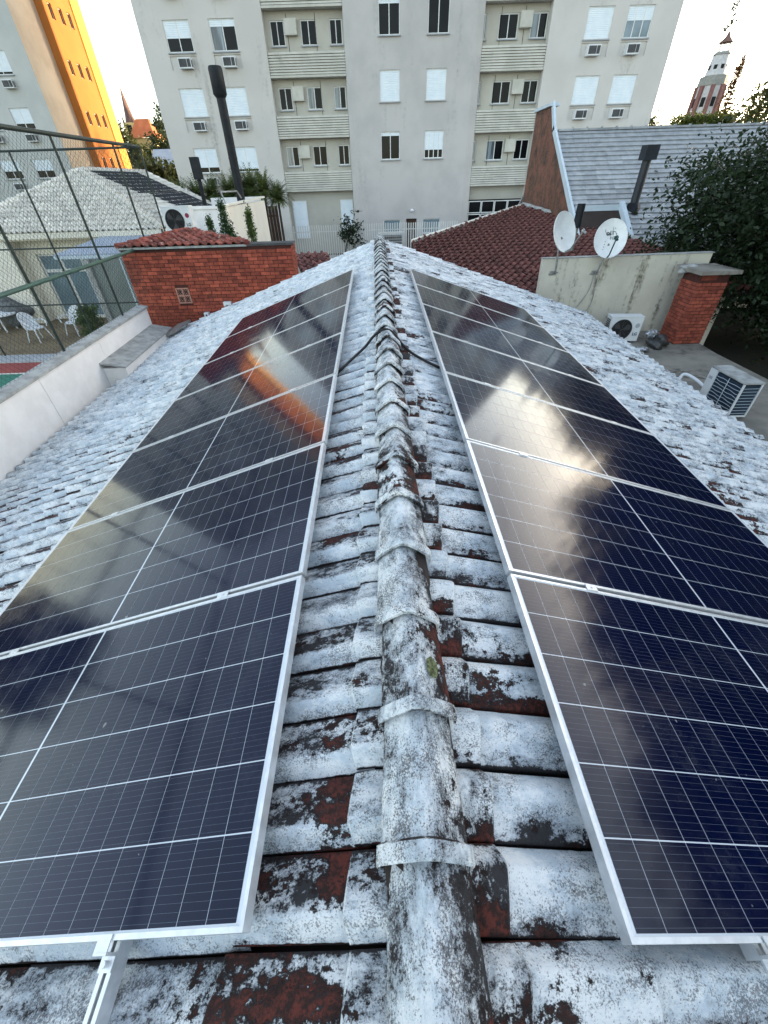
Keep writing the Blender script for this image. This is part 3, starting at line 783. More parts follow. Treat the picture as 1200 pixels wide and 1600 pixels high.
# ground floor of the recesses
for a, b in ((-6.1, -5.05), (-2.55, -1.62)): window(apt, RM, a, 1.9, b-a, 2.3, -.06, 1.0, 1, 'pane', False)
m = MB(RM); m.box(6.95, 10.85, -.08, -.02, 2.2, 3.95); m.build('wide_window_backing', 'dark', apt)
for k in range(4): window(apt, RM, 6.98 + k*.97, 3.15, .94, .72, -.16, 0, 1, 'pane', False); window(apt, RM, 6.98 + k*.97, 2.2, .94, .90, -.16, 0, 1, 'pane', False)

# picket fence and what stands along it
t = thing('picket_fence', 'white metal picket fence running along the foot of the grey apartment block', 'fence', (0, 33, GZ))
pk = MB().box(-.034, .034, -.012, .012, GZ, 3.0).mesh('picket', 'picket')
x = -6.9
while x < 5.6:
    put('picket', pk, t, Matrix.Translation((x, 33, random.uniform(-.02, .02)))); x += .155
for z in (1.25, 2.62): MB().box(-6.95, 5.6, 33.014, 33.04, z, z+.05).build('rail', 'picket', t)
t = thing('gate_pier', 'pale gate pier with a dark top at the left end of the picket fence', 'pier', (-6.9, 31, GZ))
MB().box(-6.9, -5.7, 29.6, 30.4, GZ, 2.15).build('pier_wall', 'cream2', t); MB().box(-7.0, -5.6, 29.5, 30.5, 2.153, 2.25).build('pier_cap', 'coping', t)
t = thing('wooden_gate', 'dark brown boarded gate panel beside the white annex wall', 'gate', (-6.6, 32, GZ))
for k in range(5): MB().box(-7.1+k*.2, -6.92+k*.2, 31.6, 31.64, GZ, 4.15).build('board', 'wood', t)
for z in (1.4, 3.6): MB().box(-7.1, -6.12, 31.644, 31.68, z, z+.1).build('rail', 'wood', t)
t = thing('condenser_cage', 'white wire cage round an air conditioner below the tower windows', 'cage', (1.1, 32.6, GZ))
MB().box(.35, 1.75, 32.3, 32.7, 1.3, 2.35).build('unit', 'acdark', t)
m = MB()
for k in range(13): m.bar((.2+k*.135, 32.2, 1.2), (.2+k*.135, 32.2, 2.5), .018, .018)
for k in range(9): m.bar((.2, 32.19, 1.25+k*.155), (1.82, 32.19, 1.25+k*.155), .018, .018)
m.bar((.15, 32.2, 2.55), (1.9, 32.2, 2.55), .08, .08); m.build('wire_grid', 'picket', t)

# ------------------------------------------------------------------ the ochre building on the left
lb = thing('ochre_building', 'tall apartment building with sunlit orange and yellow side, at the left edge', 'building', (-35, 52, GZ))
LT = 28.0
LM = facade_M((0, 44.2, 0), (1, 0, 0), (0, 1, 0)); SM = facade_M((-24.4, 0, 0), (0, 1, 0), (-1, 0, 0))
lrows = [9.0 - 2.95*2 + 2.95*k for k in range(0, 8)]
lcols = (-45.6, -42.6, -39.0, -36.0, -33.4, -30.75, -28.05)
holes = []
for z in lrows:
    for c in lcols: holes.append((c, c+1.5, z, z+1.22, .12))
m = MB(LM); holed_wall(m, -48, -25.0, GZ, LT, holes); m.build('front_wall', 'leftwall', lb)
for r, z in enumerate(lrows):
    for i, c in enumerate(lcols):
        window(lb, LM, c, z, 1.5, 1.22, .055, {(1, 6): .62, (2, 6): .74, (1, 5): .6, (3, 6): .9}.get((r, i), [1, .6, .75, .4][(r+i) % 4]), 2, 'pane'); wall_ac(lb, LM, c+.55, z-.72)
m = MB(); m.poly([(-25, 44.2, GZ), (-25, 47.8, GZ), (-25, 47.8, LT), (-25, 44.2, LT)]); m.build('corner_wall', 'beigewall', lb)
m = MB(); m.poly([(-25, 47.8, GZ), (-24.4, 47.8, GZ), (-24.4, 47.8, LT), (-25, 47.8, LT)]); m.build('step_wall', 'ochre', lb)
sh = []
for z in [9.55 - 2.95*2 + 2.95*k for k in range(0, 8)]:
    for yc in (48.75, 50.1, 51.3): sh.append((yc-.24, yc+.24, z, z+.85, .14))
m = MB(SM); holed_wall(m, 47.8, 52.1, GZ, LT, sh); m.build('side_wall', 'ochre', lb)
for h in sh: window(lb, SM, h[0], h[2], .48, .85, .10, 0, 1, 'pane', False)
MB().box(-26, -24.33, 52.1, 53.6, GZ, LT).build('pilaster', 'yellow', lb)
m = MB(); m.poly([(-48, 44.2, LT), (-25, 44.2, LT), (-24.4, 53.6, LT), (-48, 53.6, LT)]); m.poly([(-48, 53.6, GZ), (-48, 53.6, LT), (-26, 53.6, LT), (-26, 53.6, GZ)]); m.poly([(-48, 44.2, GZ), (-48, 44.2, LT), (-48, 53.6, LT), (-48, 53.6, GZ)]); m.build('rear_wall', 'leftwall', lb)

# ------------------------------------------------------------------ tiled roof surfaces
def tile_on(O, e_across, e_down, n, test, w, c, mesh, name, parent, stuff_name, mat, nmax=300, lift=.0, jitter=1.2):
    """lay tiles of width w and course c over the slope where test(across, down) holds"""
    items = []
    a0, a1, d0, d1 = test(None, None)
    k = d1
    while k > d0:
        a = a0
        while a < a1:
            if test(a + w/2, k - c/2):
                p = O + e_across*a + e_down*(k-c*1.12) + n*lift
                M = frame(p, e_down, e_across, n) @ Matrix.Translation((0, 0, random.uniform(0, .01))) @ Matrix.Rotation(R(random.uniform(-jitter, jitter)), 4, 'Z') @ Matrix.Rotation(R(random.uniform(-jitter, jitter)), 4, 'X')
                items.append((p, M))
            a += w
        k -= c
    near, far = split_nearest(items, nmax)
    me = mesh.mesh(name, mat)
    for p, M in near: put(name, me, parent, M)
    if far:
        r = MB()
        for p, M in far:
            n0 = len(r.v); r.v += [M @ q for q in mesh.v]; r.f += [[n0+i for i in f] for f in mesh.f]; r.mi += mesh.mi; r.s += mesh.s; r.uv += mesh.uv
        r.build(stuff_name, mat, parent, kind='stuff')
def roman_tile(w, L, hgt=.05, raise_=.03, th=.018):
    prof = [(0, 0), (w*.05, hgt*.55), (w*.16, hgt*.95), (w*.27, hgt), (w*.38, hgt*.85), (w*.48, hgt*.35), (w*.58, .004), (w*.85, 0), (w*1.02, 0)]
    m = MB(); k = len(prof)
    vs = [(-.02, a, h) for a, h in prof] + [(L, a, h+raise_) for a, h in prof]
    m.add(vs, [(i, i+k, i+k+1, i+1) for i in range(k-1)], 0, True)
    lp = [(L, a, h+raise_) for a, h in prof] + [(L-.003, a, h+raise_-th-.01) for a, h in prof]
    m.add(lp, [(i, i+k, i+k+1, i+1) for i in range(k-1)])
    return m

# white house on the left
wh = thing('white_roofed_house', 'pale house with a white tiled hip roof behind the court fence', 'house', (-12.2, 22, GZ))
EZ, RZ = 4.02, 5.82
x0, x1, xm, y0, yr, y1, yrb = -16.4, -8.05, -12.2, 18.6, 22.1, 27.6, 28.2
MB().prism([(x0, y0, EZ-.02), (x1, y0, EZ-.02), (xm, yr, RZ-.02)], (0, 0, -.08)).build('front_slope_deck', 'cream2', wh)
MB().prism([(x1, y0, EZ-.02), (x1, y1, EZ-.02), (xm, yrb, RZ-.02), (xm, yr, RZ-.02)], (0, 0, -.08)).build('right_slope_deck', 'whitetile', wh)
MB().prism([(x0, y0, EZ-.02), (xm, yr, RZ-.02), (xm, yrb, RZ-.02), (x0, y1, EZ-.02)], (0, 0, -.08)).build('left_slope_deck', 'whitetile', wh)
ed = (Vector((0, y0, EZ)) - Vector((0, yr, RZ))).normalized(); ea = Vector((1, 0, 0)); nn = ed.cross(ea).normalized(); nn = nn if nn.z > 0 else -nn
Lf = (Vector((0, y0, EZ)) - Vector((0, yr, RZ))).length
def tf(a, d):
    if a is None: return (x0-xm-.1, x1-xm+.1, 0, Lf+.1)
    return abs(a + .0) < (x1-xm)*min(1, (d+.18)/Lf) - .02
rt = roman_tile(.215, .36, .07, .06, .025)
tile_on(Vector((xm, yr, RZ)), ea, ed, nn, tf, .215, .315, rt, 'roof_tile', wh, 'roof_tiling', 'whitetile')
ed2 = (Vector((x1, 0, EZ)) - Vector((xm, 0, RZ))).normalized(); ea2 = Vector((0, 1, 0)); nn2 = Vector((-ed2.z, 0, ed2.x)); Ls = (Vector((x1, 0, EZ)) - Vector((xm, 0, RZ))).length
def ts(a, d):
    if a is None: return (y0-yr, yrb-yr, 0, Ls+.1)
    return a > -(yr-y0)*d/Ls + .1
tile_on(Vector((xm, yr, RZ)), ea2, ed2, nn2, ts, .215, .315, rt, 'side_tile', wh, 'side_tiling', 'whitetile', 1)
for a, b in (((xm, yr, RZ), (x0, y0, EZ)), ((xm, yr, RZ), (x1, y0, EZ)), ((xm, yr, RZ), (xm, yrb, RZ)), ((xm, yrb, RZ), (x1, y1, EZ))):
    a, b = Vector(a), Vector(b); n = int((b-a).length/.36); m = MB()
    for k in range(n):
        p, q = a.lerp(b, k/n), a.lerp(b, (k+1.08)/n); m.tube([p + Vector((0, 0, .03)), q + Vector((0, 0, .055))], [.085, .11], 8)
    m.build('hip_capping', 'whitetile', wh)
MB().box(x0-.05, x1+.05, y0-.10, y0+.02, EZ-.20, EZ-.02).build('gutter', 'cream2', wh)
MB().box(x1-.02, x1+.10, y0-.1, y1, EZ-.20, EZ-.02).build('gutter', 'cream2', wh)
MB().box(x0+.1, x1-.1, y0+.02, y1, EZ-.26, EZ-.2).build('soffit', 'cream2', wh)
fy = 19.3
m = MB(facade_M((0, fy, 0), (1, 0, 0), (0, 1, 0))); holed_wall(m, -19, -8.7, GZ, EZ-.2, [(-13.75, -10.3, GZ+.05, 3.25, .15), (-18.5, -15.6, GZ+.05, 3.0, .25)]); m.build('front_wall', 'cream2', wh)
m = MB(); m.poly([(-8.7, fy, GZ), (-8.7, y1-.4, GZ), (-8.7, y1-.4, EZ-.2), (-8.7, fy, EZ-.2)]); m.build('right_wall', 'cream2', wh)
FM = facade_M((0, fy, 0), (1, 0, 0), (0, 1, 0))
for k in range(4): window(wh, FM, -13.72+k*.855, GZ+.06, .85, 1.75, .05 + .02*(k % 2), 0, 1, 'paneblue', False)
for k in range(4): window(wh, FM, -13.72+k*.855, GZ+1.82, .85, .56, .05, 0, 1, 'paneblue', False)
MB().box(-15.3, -14.2, fy-.7, fy-.02, GZ, EZ-.27).build('porch_pillar', 'cream2', wh)
t = thing('solar_collector', 'black ribbed pool heating mat laid over the white tiled roof', 'solar collector', (-10, 23, 4.9))
def slope(a, d, h): return Vector((xm, yr, RZ)) + ea2*a + ed2*d + nn2*h
for (a0, a1, d0, d1) in ((.25, 4.6, .25, 2.15), (1.0, 4.9, 2.25, 4.3)):
    m = MB(); n = int((a1-a0)/.13)
    m.prism([slope(a0, d0, .10), slope(a1, d0, .10), slope(a1, d1, .10), slope(a0, d1, .10)], nn2*-.02)
    for k in range(n): aa = a0 + (a1-a0)*(k+.5)/n; m.tube([slope(aa, d0, .11), slope(aa, d1, .11)], .028, 5)
    m.build('collector_mat', 'collector', t)
t = thing('sheet_awning', 'grey blue sheet awning over the patio, left of the brick annex', 'awning', (-10, 17.8, 3.5))
m = MB(); m.prism([(-11.5, 17.0, 3.40), (-7.2, 17.0, 3.40), (-7.2, 18.7, 3.84), (-10.25, 18.7, 3.84)], (0, 0, .05)); m.build('sheet', 'awning', t)
for k in range(3): m = MB(); m.bar((-11.3+k*1.6, 17.02, 3.33), (-10.3+k*1.2, 18.6, 3.72), .06, .1); m.build('rafter', 'greysteel', t)
m = MB(); m.bar((-11.5, 17.0, 3.36), (-7.2, 17.0, 3.36), .06, .09); m.build('front_beam', 'bluewhite', t)
t = thing('carport', 'dark open lean-to with grey green walls, under the sheet awning', 'shed', (-9, 16, GZ))
MB().box(-10.25, -8.2, 16.9, 17.0, GZ, 3.3).build('grey_panel', 'greyrend', t); MB().box(-10.45, -10.255, 16.8, 17.0, GZ, 3.3).build('post', 'coping', t)
MB().box(-8.19, -7.2, 17.5, 17.6, GZ, 3.3).build('rear_panel', 'dark', t); MB().box(-9.17, -9.12, 16.885, 16.9, GZ, 3.3).build('cover_strip', 'bluewhite', t)

# patio furniture
def chair(loc, rot, label):
    M = Matrix.Translation(loc) @ Matrix.Rotation(rot, 4, 'Z')
    t = tag(put('patio_chair', None, None, M), label, 'chair', 'white chairs on the patio')
    s = MB(M); n = 14
    ring = [(math.cos(2*PI*k/n)*.27, math.sin(2*PI*k/n)*.27, .43) for k in range(n)]
    s.prism(ring, (0, 0, .035)); s.build('seat', 'plasticwhite', t)
    b = MB(M)
    for k in range(9):
        a = -1.15 + 2.3*k/8; x = math.sin(a)*.30; y = math.cos(a)*.27; top = .95 - .20*abs(a)/1.15*abs(a)
        b.tube([(x, y, .44), (x*1.08, y+.05, (.44+top)/2), (x*.95, y+.10, top)], .016, 5)
    for f in (.33, .66, 1):
        b.tube([(math.sin(-1.15+2.3*k/12)*.30*(1+.02*f), math.cos(-1.15+2.3*k/12)*.27+.10*f, .44 + (.51 - .20*abs(-1.15+2.3*k/12)**2/1.15)*f) for k in range(13)], .018, 5)
    q9 = [(math.sin(-1.15+2.3*k/12)*.30, math.cos(-1.15+2.3*k/12)*.275) for k in range(13)]
    tp = [.95 - .20*abs(-1.15+2.3*k/12)**2/1.15 for k in range(13)]
    b.add([(x, y, .47) for x, y in q9] + [(x*.97, y+.095, z-.01) for (x, y), z in zip(q9, tp)], [(k, k+1, k+14, k+13) for k in range(12)])
    b.build('backrest', 'plasticwhite', t)
    for sx in (-1, 1):
        a = MB(M); a.tube([(sx*.30, .14, .66), (sx*.34, -.08, .67), (sx*.33, -.24, .62), (sx*.27, -.25, .46)], .022, 6); a.build('armrest', 'plasticwhite', t)
        for sy in (-1, 1):
            l = MB(M); l.tube([(sx*.20, sy*.18, .43), (sx*.25, sy*.23, .2), (sx*.29, sy*.27, 0)], [.03, .022, .016], 6); l.build('leg', 'plasticwhite', t)
PZ = GZ + .012
chair((-12.75, 16.05, PZ), R(75), 'white lattice patio chair seen from the side, left of the round-backed one')
chair((-11.75, 16.75, PZ), R(-15), 'white lattice patio chair with a round back, beside the bushy pot plant')
t = thing('patio_table', 'low white patio table at the left edge behind the fence', 'table', (-15.3, 17.6, PZ))
m = MB(); m.prism([(-15.3+.75*math.cos(2*PI*k/20), 17.6+.6*math.sin(2*PI*k/20), 1.45) for k in range(20)], (0, 0, .05)); m.build('table_top', 'plasticwhite', t)
for k in range(4): m = MB(); m.tube([(-15.3+.4*math.cos(PI/4+k*PI/2), 17.6+.35*math.sin(PI/4+k*PI/2), 1.45), (-15.3+.5*math.cos(PI/4+k*PI/2), 17.6+.42*math.sin(PI/4+k*PI/2), PZ)], .03, 6); m.build('leg', 'plasticwhite', t)
def lump(name, c, r, mat, seed, label, cat, amp=.3, flat=.7):
    rg = random.Random(seed); bm = bmesh.new(); bmesh.ops.create_icosphere(bm, subdivisions=3, radius=1)
    for v in bm.verts:
        k = 1 + amp*math.sin(v.co.x*3.1+seed)*math.cos(v.co.y*2.7+seed*2)*.6 + amp*.5*math.sin(v.co.z*5+v.co.x*4+seed) + rg.uniform(-.04, .04)
        v.co = Vector((v.co.x*r*k, v.co.y*r*k, max(v.co.z, -.6)*r*flat*k)) + Vector(c)
    me = bpy.data.meshes.new(name); bm.to_mesh(me); bm.free(); me.materials.append(MAT[mat])
    for p in me.polygons: p.use_smooth = True
    return tag(put(name, me), label, cat)
lump('garden_rock', (-15.2, 18.5, GZ+.45), .75, 'rock', 3, 'rounded grey rock on the patio behind the white chairs', 'rock')
lump('garden_rock', (-17.4, 19.0, GZ+.9), .8, 'rock', 5, 'grey white rock heap in the dark porch at the left edge', 'rock')

# ------------------------------------------------------------------ foliage
def leaves(clumps, per, size, seed, spread, flat=.8, up=.35):
    rg = np.random.default_rng(seed); C = np.repeat(np.array(clumps, float), per, 0)
    n = len(C); P = C[:, :3] + rg.normal(size=(n, 3))*np.array([1, 1, flat])*(C[:, 3:4] if C.shape[1] > 3 else spread)
    nr = rg.normal(size=(n, 3)); nr[:, 2] = np.abs(nr[:, 2]) + up; nr /= np.linalg.norm(nr, axis=1)[:, None]
    t = np.cross(nr, rg.normal(size=(n, 3))); t /= np.linalg.norm(t, axis=1)[:, None]; b = np.cross(nr, t)
    s = size*rg.uniform(.6, 1.4, (n, 1)); L, W = s, s*.5
    V = np.stack([P - t*L, P + b*W + nr*s*.15, P + t*L, P - b*W + nr*s*.15], 1).reshape(-1, 3)
    return V, np.arange(n*4).reshape(n, 4)
def leaf_object(name, V, F, mat, parent=None, kind=None):
    me = bpy.data.meshes.new(name); me.vertices.add(len(V)); me.vertices.foreach_set('co', V.astype(np.float32).ravel())
    me.loops.add(F.size); me.loops.foreach_set('vertex_index', F.astype(np.int32).ravel())
    me.polygons.add(len(F)); me.polygons.foreach_set('loop_start', np.arange(0, F.size, 4, dtype=np.int32)); me.polygons.foreach_set('loop_total', np.full(len(F), 4, np.int32))
    me.materials.append(MAT[mat]); me.update(); me.validate()
    return put(name, me, parent, None, kind=kind)
def clump_cloud(c, r, n, seed, cl, hollow=.45, low=-1):
    rg = np.random.default_rng(seed); out = []
    while len(out) < n:
        d = rg.normal(size=3); d /= np.linalg.norm(d); k = hollow + (1-hollow)*rg.random()**.6
        k *= 1 + .22*math.sin(3*d[0]+seed)*math.cos(4*d[1]+seed) + .12*math.sin(7*d[2]+2*seed)
        if d[2] < low: continue
        out.append((c[0]+d[0]*r[0]*k, c[1]+d[1]*r[1]*k, c[2]+d[2]*r[2]*k, cl*rg.uniform(.6, 1.3)))
    return out
def tree(name, label, base, c, r, nclump, per, size, mat, seed, cl=.35, trunk=.18, cat='tree', group=None, hollow=.45, low=-1, limbs=7):
    t = thing(name, label, cat, base, group); rg = random.Random(seed)
    cl_ = clump_cloud(c, r, nclump, seed, cl, hollow, low)
    m = MB(); top = Vector((c[0], c[1], c[2]+r[2]*.2)); b = Vector(base)
    mid = b.lerp(top, .5) + Vector((rg.uniform(-.2, .2), rg.uniform(-.2, .2), 0))
    m.tube([b, b.lerp(mid, .5), mid, top], [trunk*1.3, trunk, trunk*.75, trunk*.3], 8)
    for k in range(limbs):
        q = Vector(cl_[k*len(cl_)//limbs][:3]); s = b.lerp(top, rg.uniform(.35, .85)); m.tube([s, s.lerp(q, .5) + Vector((0, 0, .1*r[2])), q], [trunk*.45, trunk*.28, trunk*.08], 6)
    m.build('trunk', 'bark', t)
    V, F = leaves(cl_, per, size, seed, cl); leaf_object('crown', V, F, mat, t)
    return t
# big dark tree beside the house, with sprigs that stand out against the grey roof
bt = tree('broadleaf_tree', 'big dark broadleaf tree filling the right edge in front of the grey roof', (13.4, 13.2, GZ), (13.3, 13.4, 3.6), (4.5, 4.4, 2.75), 700, 130, .072, 'leafdark', 21, .40, .24, hollow=.15)
sp = []; rg = random.Random(4); m = MB()
for k in range(46):
    a = rg.uniform(2.2, 4.4); el = rg.uniform(-.5, .9); st = Vector((13.3+math.cos(a)*3.8*math.cos(el), 13.4+math.sin(a)*3.4*math.cos(el), 3.6+2.4*math.sin(el)))
    d = Vector((math.cos(a), math.sin(a)*.6, .35+.5*math.sin(el))).normalized(); L = rg.uniform(.5, 1.15); pts = [st + d*(L*i/6) + Vector((0, 0, .05*math.sin(i))) for i in range(7)]
    m.tube([st, pts[3], pts[6]], [.018, .012, .005], 4, caps=False); sp += [(*p, .075) for p in pts]
V, F = leaves(sp, 9, .07, 77, .07); leaf_object('outer_sprays', V, F, 'leafdark', bt); m.build('twigs', 'bark', bt, kind='stuff')
tree('tall_tree', 'taller dark tree standing to the right of the big broadleaf tree', (16.5, 8.5, GZ), (16.0, 8.8, 6.4), (4.4, 5.4, 4.6), 420, 95, .15, 'leafdark', 31, .6, .3, hollow=.1)
tree('tall_tree', 'tall dark tree right of the concrete ledge, nearest the camera', (14.5, 1.5, GZ), (14.0, 1.5, 5.8), (3.8, 4.6, 4.2), 340, 95, .15, 'leafdark', 33, .6, .26, hollow=.1)
ov = tree('olive_tree', 'olive green tree behind the grey roof, right of the striped tower', (31.5, 40, GZ), (33, 41, 7.4), (5.2, 4, 4.0), 220, 60, .17, 'leafolive', 41, .5, .3)
# thin sunlit boughs standing above it
m = MB(); sp = []; rg = random.Random(9)
for k in range(13):
    st = Vector((29.0+rg.uniform(0, 5), 39+rg.uniform(-1, 1), 9.6+rg.uniform(-.5, .9))); d = Vector((rg.uniform(-.9, .4), rg.uniform(-.2, .2), rg.uniform(.25, .8))).normalized(); L = rg.uniform(1.2, 2.8)
    m.tube([st, st + d*L*.5, st + d*L + Vector((0, 0, .2))], [.04, .025, .01], 4, caps=False)
    for i in range(8): sp.append((*(st + d*L*(i+1)/8), .13))
V, F = leaves(sp, 7, .13, 19, .13); leaf_object('boughs', V, F, 'leafolive', ov); m.build('bough_wood', 'bark', ov, kind='stuff')
t = thing('clipped_hedge', 'clipped bright green hedge top beyond the grey roof ridge', 'hedge', (27, 45, GZ))
cl_ = [(24.9 + 4.6*i/60 + random.uniform(-.1, .1), 45+random.uniform(-.5, .5), z, .18) for i in range(60) for z in (6.6, 7.4, 8.1, 8.45)]
V, F = leaves(cl_, 26, .10, 51, .18); leaf_object('hedge_foliage', V, F, 'leafhedge', t); MB().box(25, 29.4, 44.7, 45.3, GZ, 8.2).build('hedge_core', 'leafhedge', t)
# palm-like shrubs behind the white annex
def palm(base, h, n, L, seed, label):
    rg = random.Random(seed); t = thing('palm_shrub', label, 'palm', base, 'palm shrubs behind the white annex')
    m = MB(); top = Vector(base) + Vector((0, 0, h)); m.tube([base, top], [.09, .06], 6); m.build('trunk', 'bark', t); f = MB()
    for k in range(n):
        a = rg.uniform(0, 2*PI); e = rg.uniform(-.3, 1.4); d = Vector((math.cos(a)*math.cos(e), math.sin(a)*math.cos(e), math.sin(e))); l = L*rg.uniform(.7, 1.2)
        s = d.cross(Vector((0, 0, 1))).normalized(); prev = top; dd = d.copy()
        for i in range(6):
            nx = prev + dd*(l/6); dd = (dd + Vector((0, 0, -.16))).normalized()
            for sg in (-1, 1):
                for q in (0, .5):
                    p = prev.lerp(nx, q); tip = p + s*sg*l*.26*(1-i/7) + dd*l*.14 - Vector((0, 0, .03)); f.poly([p - dd*.03, p + dd*.03, tip])
            f.poly([prev - s*.008, nx, prev + s*.008]); prev = nx
    f.build('crown', 'leafpalm', t)
pl = [(-10.7, 28.3, 3.75, 1.0), (-9.9, 28.8, 3.85, 1.05), (-9.0, 28.5, 3.9, 1.05), (-8.2, 29.0, 3.9, 1.05), (-7.5, 28.4, 4.0, 1.1), (-6.9, 28.9, 4.1, 1.1), (-6.1, 28.4, 4.0, 1.05), (-5.5, 29.0, 3.75, .9)]
plab = ['leftmost low palm shrub beside the white hip roof corner', 'second palm shrub from the left, before the small black flue', 'palm shrub just left of the small black flue', 'palm shrub just right of the small black flue',
        'palm shrub midway between the small and the tall black flues', 'tall palm shrub directly left of the tall black flue', 'palm shrub directly right of the tall black flue', 'drooping palm shrub at the right end of the white annex']
for i, (x, y, h, L) in enumerate(pl): palm((x, y, GZ), h, 120, L, 60+i, plab[i])
def conifer(base, h, r, seed, label, mat):
    t = thing('conifer_shrub', label, 'conifer', base, 'conifers behind the brick annex'); m = MB(); m.tube([base, Vector(base) + Vector((0, 0, h))], [.05, .01], 5); m.build('trunk', 'bark', t)
    rg = random.Random(seed); cl_ = []
    for k in range(150):
        f = rg.random()**.8; a = rg.uniform(0, 2*PI); rr = r*(1-f)**.75*rg.uniform(.3, 1.05); cl_.append((base[0]+math.cos(a)*rr, base[1]+math.sin(a)*rr, base[2]+.3+f*(h-.3)+rr*.5, .05))
    V, F = leaves(cl_, 26, .04, seed, .05, 1.8); leaf_object('crown', V, F, mat, t)
conifer((-5.1, 16.8, GZ), 3.95, .66, 71, 'dark conifer with a spread base, behind the middle of the brick annex', 'leafconifer')
conifer((-5.72, 17.1, GZ), 3.45, .40, 72, 'small conifer at the left of the dark one, by the air conditioner', 'leafconifer')
conifer((-4.25, 16.8, GZ), 3.65, .40, 73, 'yellow green slim conifer against the bright annex wall', 'leafbright')
tree('pot_plant', 'bushy yellow green pot plant beside the white patio chairs', (-11.0, 16.6, GZ), (-11.0, 16.6, GZ+.55), (.38, .38, .6), 60, 40, .045, 'leafbright', 81, .09, .03, 'plant', None, .2)
tree('fence_shrub', 'leafy shrub growing through the white picket fence', (-2.2, 32.6, GZ), (-1.6, 32.6, 2.6), (.8, .5, 1.0), 42, 20, .09, 'leafdark', 82, .18, .05, 'shrub', None, .2)

# ------------------------------------------------------------------ white annex, flues, air conditioner
t = thing('white_annex', 'white flat-roofed annex with a bright cream end wall, left of the apartment block', 'building', (-7, 23, GZ))
MB().box(-8.6, -6.02, 20.0, 20.2, GZ, 4.50).build('front_wall', 'whitewall', t)
MB().prism([(-6.02, 20.0, GZ), (-5.9, 20.0, GZ), (-5.85, 27, GZ), (-6.0, 27, GZ)], (0, 0, 3.70)).build('end_wall', 'cream2', t)
MB().prism([(-6.06, 19.95, 4.553), (-5.86, 19.95, 4.553), (-5.81, 27.05, 4.66), (-6.02, 27.05, 4.66)], (0, 0, .07)).build('end_coping', 'cream2', t)
MB().box(-8.65, -6.07, 19.95, 20.25, 4.503, 4.60).build('front_coping', 'whitewall', t)
MB().box(-8.6, -6.02, 20.2, 27, 4.3, 4.40).build('flat_roof', 'coping', t)
MB().box(-8.6, -6.02, 26.8, 27, GZ, 4.72).build('rear_wall', 'whitewall', t)
m = MB(); m.tube([(-6.35, 21.8, 4.4), (-6.5, 21.8, 5.0), (-6.2, 23.2, 5.0), (-6.1, 23.4, 4.75)], .035, 6); tag(m.build('roof_handrail', 'galv'), 'small pale bent pipe handrail on the annex roof', 'handrail')
t = thing('tall_flue', 'tall thick black flue pipe with a wider cap rising from the white annex', 'flue', (-6.25, 24, 4.4))
m = MB(); m.tube([(-6.28, 24, 4.4), (-6.28, 24, 8.3)], .185, 20); m.build('pipe', 'black', t)
m = MB(); m.tube([(-6.28, 24, 8.02), (-6.28, 24, 8.12), (-6.28, 24, 8.85), (-6.28, 24, 8.92)], [.19, .275, .28, .25], 20); m.build('cap', 'black', t)
m = MB(); m.tube([(-6.28, 24, 6.1), (-6.28, 24, 6.16)], .193, 20); m.build('joint_band', 'black', t)
t = thing('small_flue', 'thin black flue pipe with a wide square head by the white tiled roof', 'flue', (-8.0, 24, 4.2))
m = MB(); m.tube([(-8.02, 24, 4.1), (-8.02, 24, 5.75)], .09, 12); m.build('pipe', 'black', t)
MB().box(-8.19, -7.84, 23.85, 24.15, 5.45, 6.22).build('head', 'black', t)
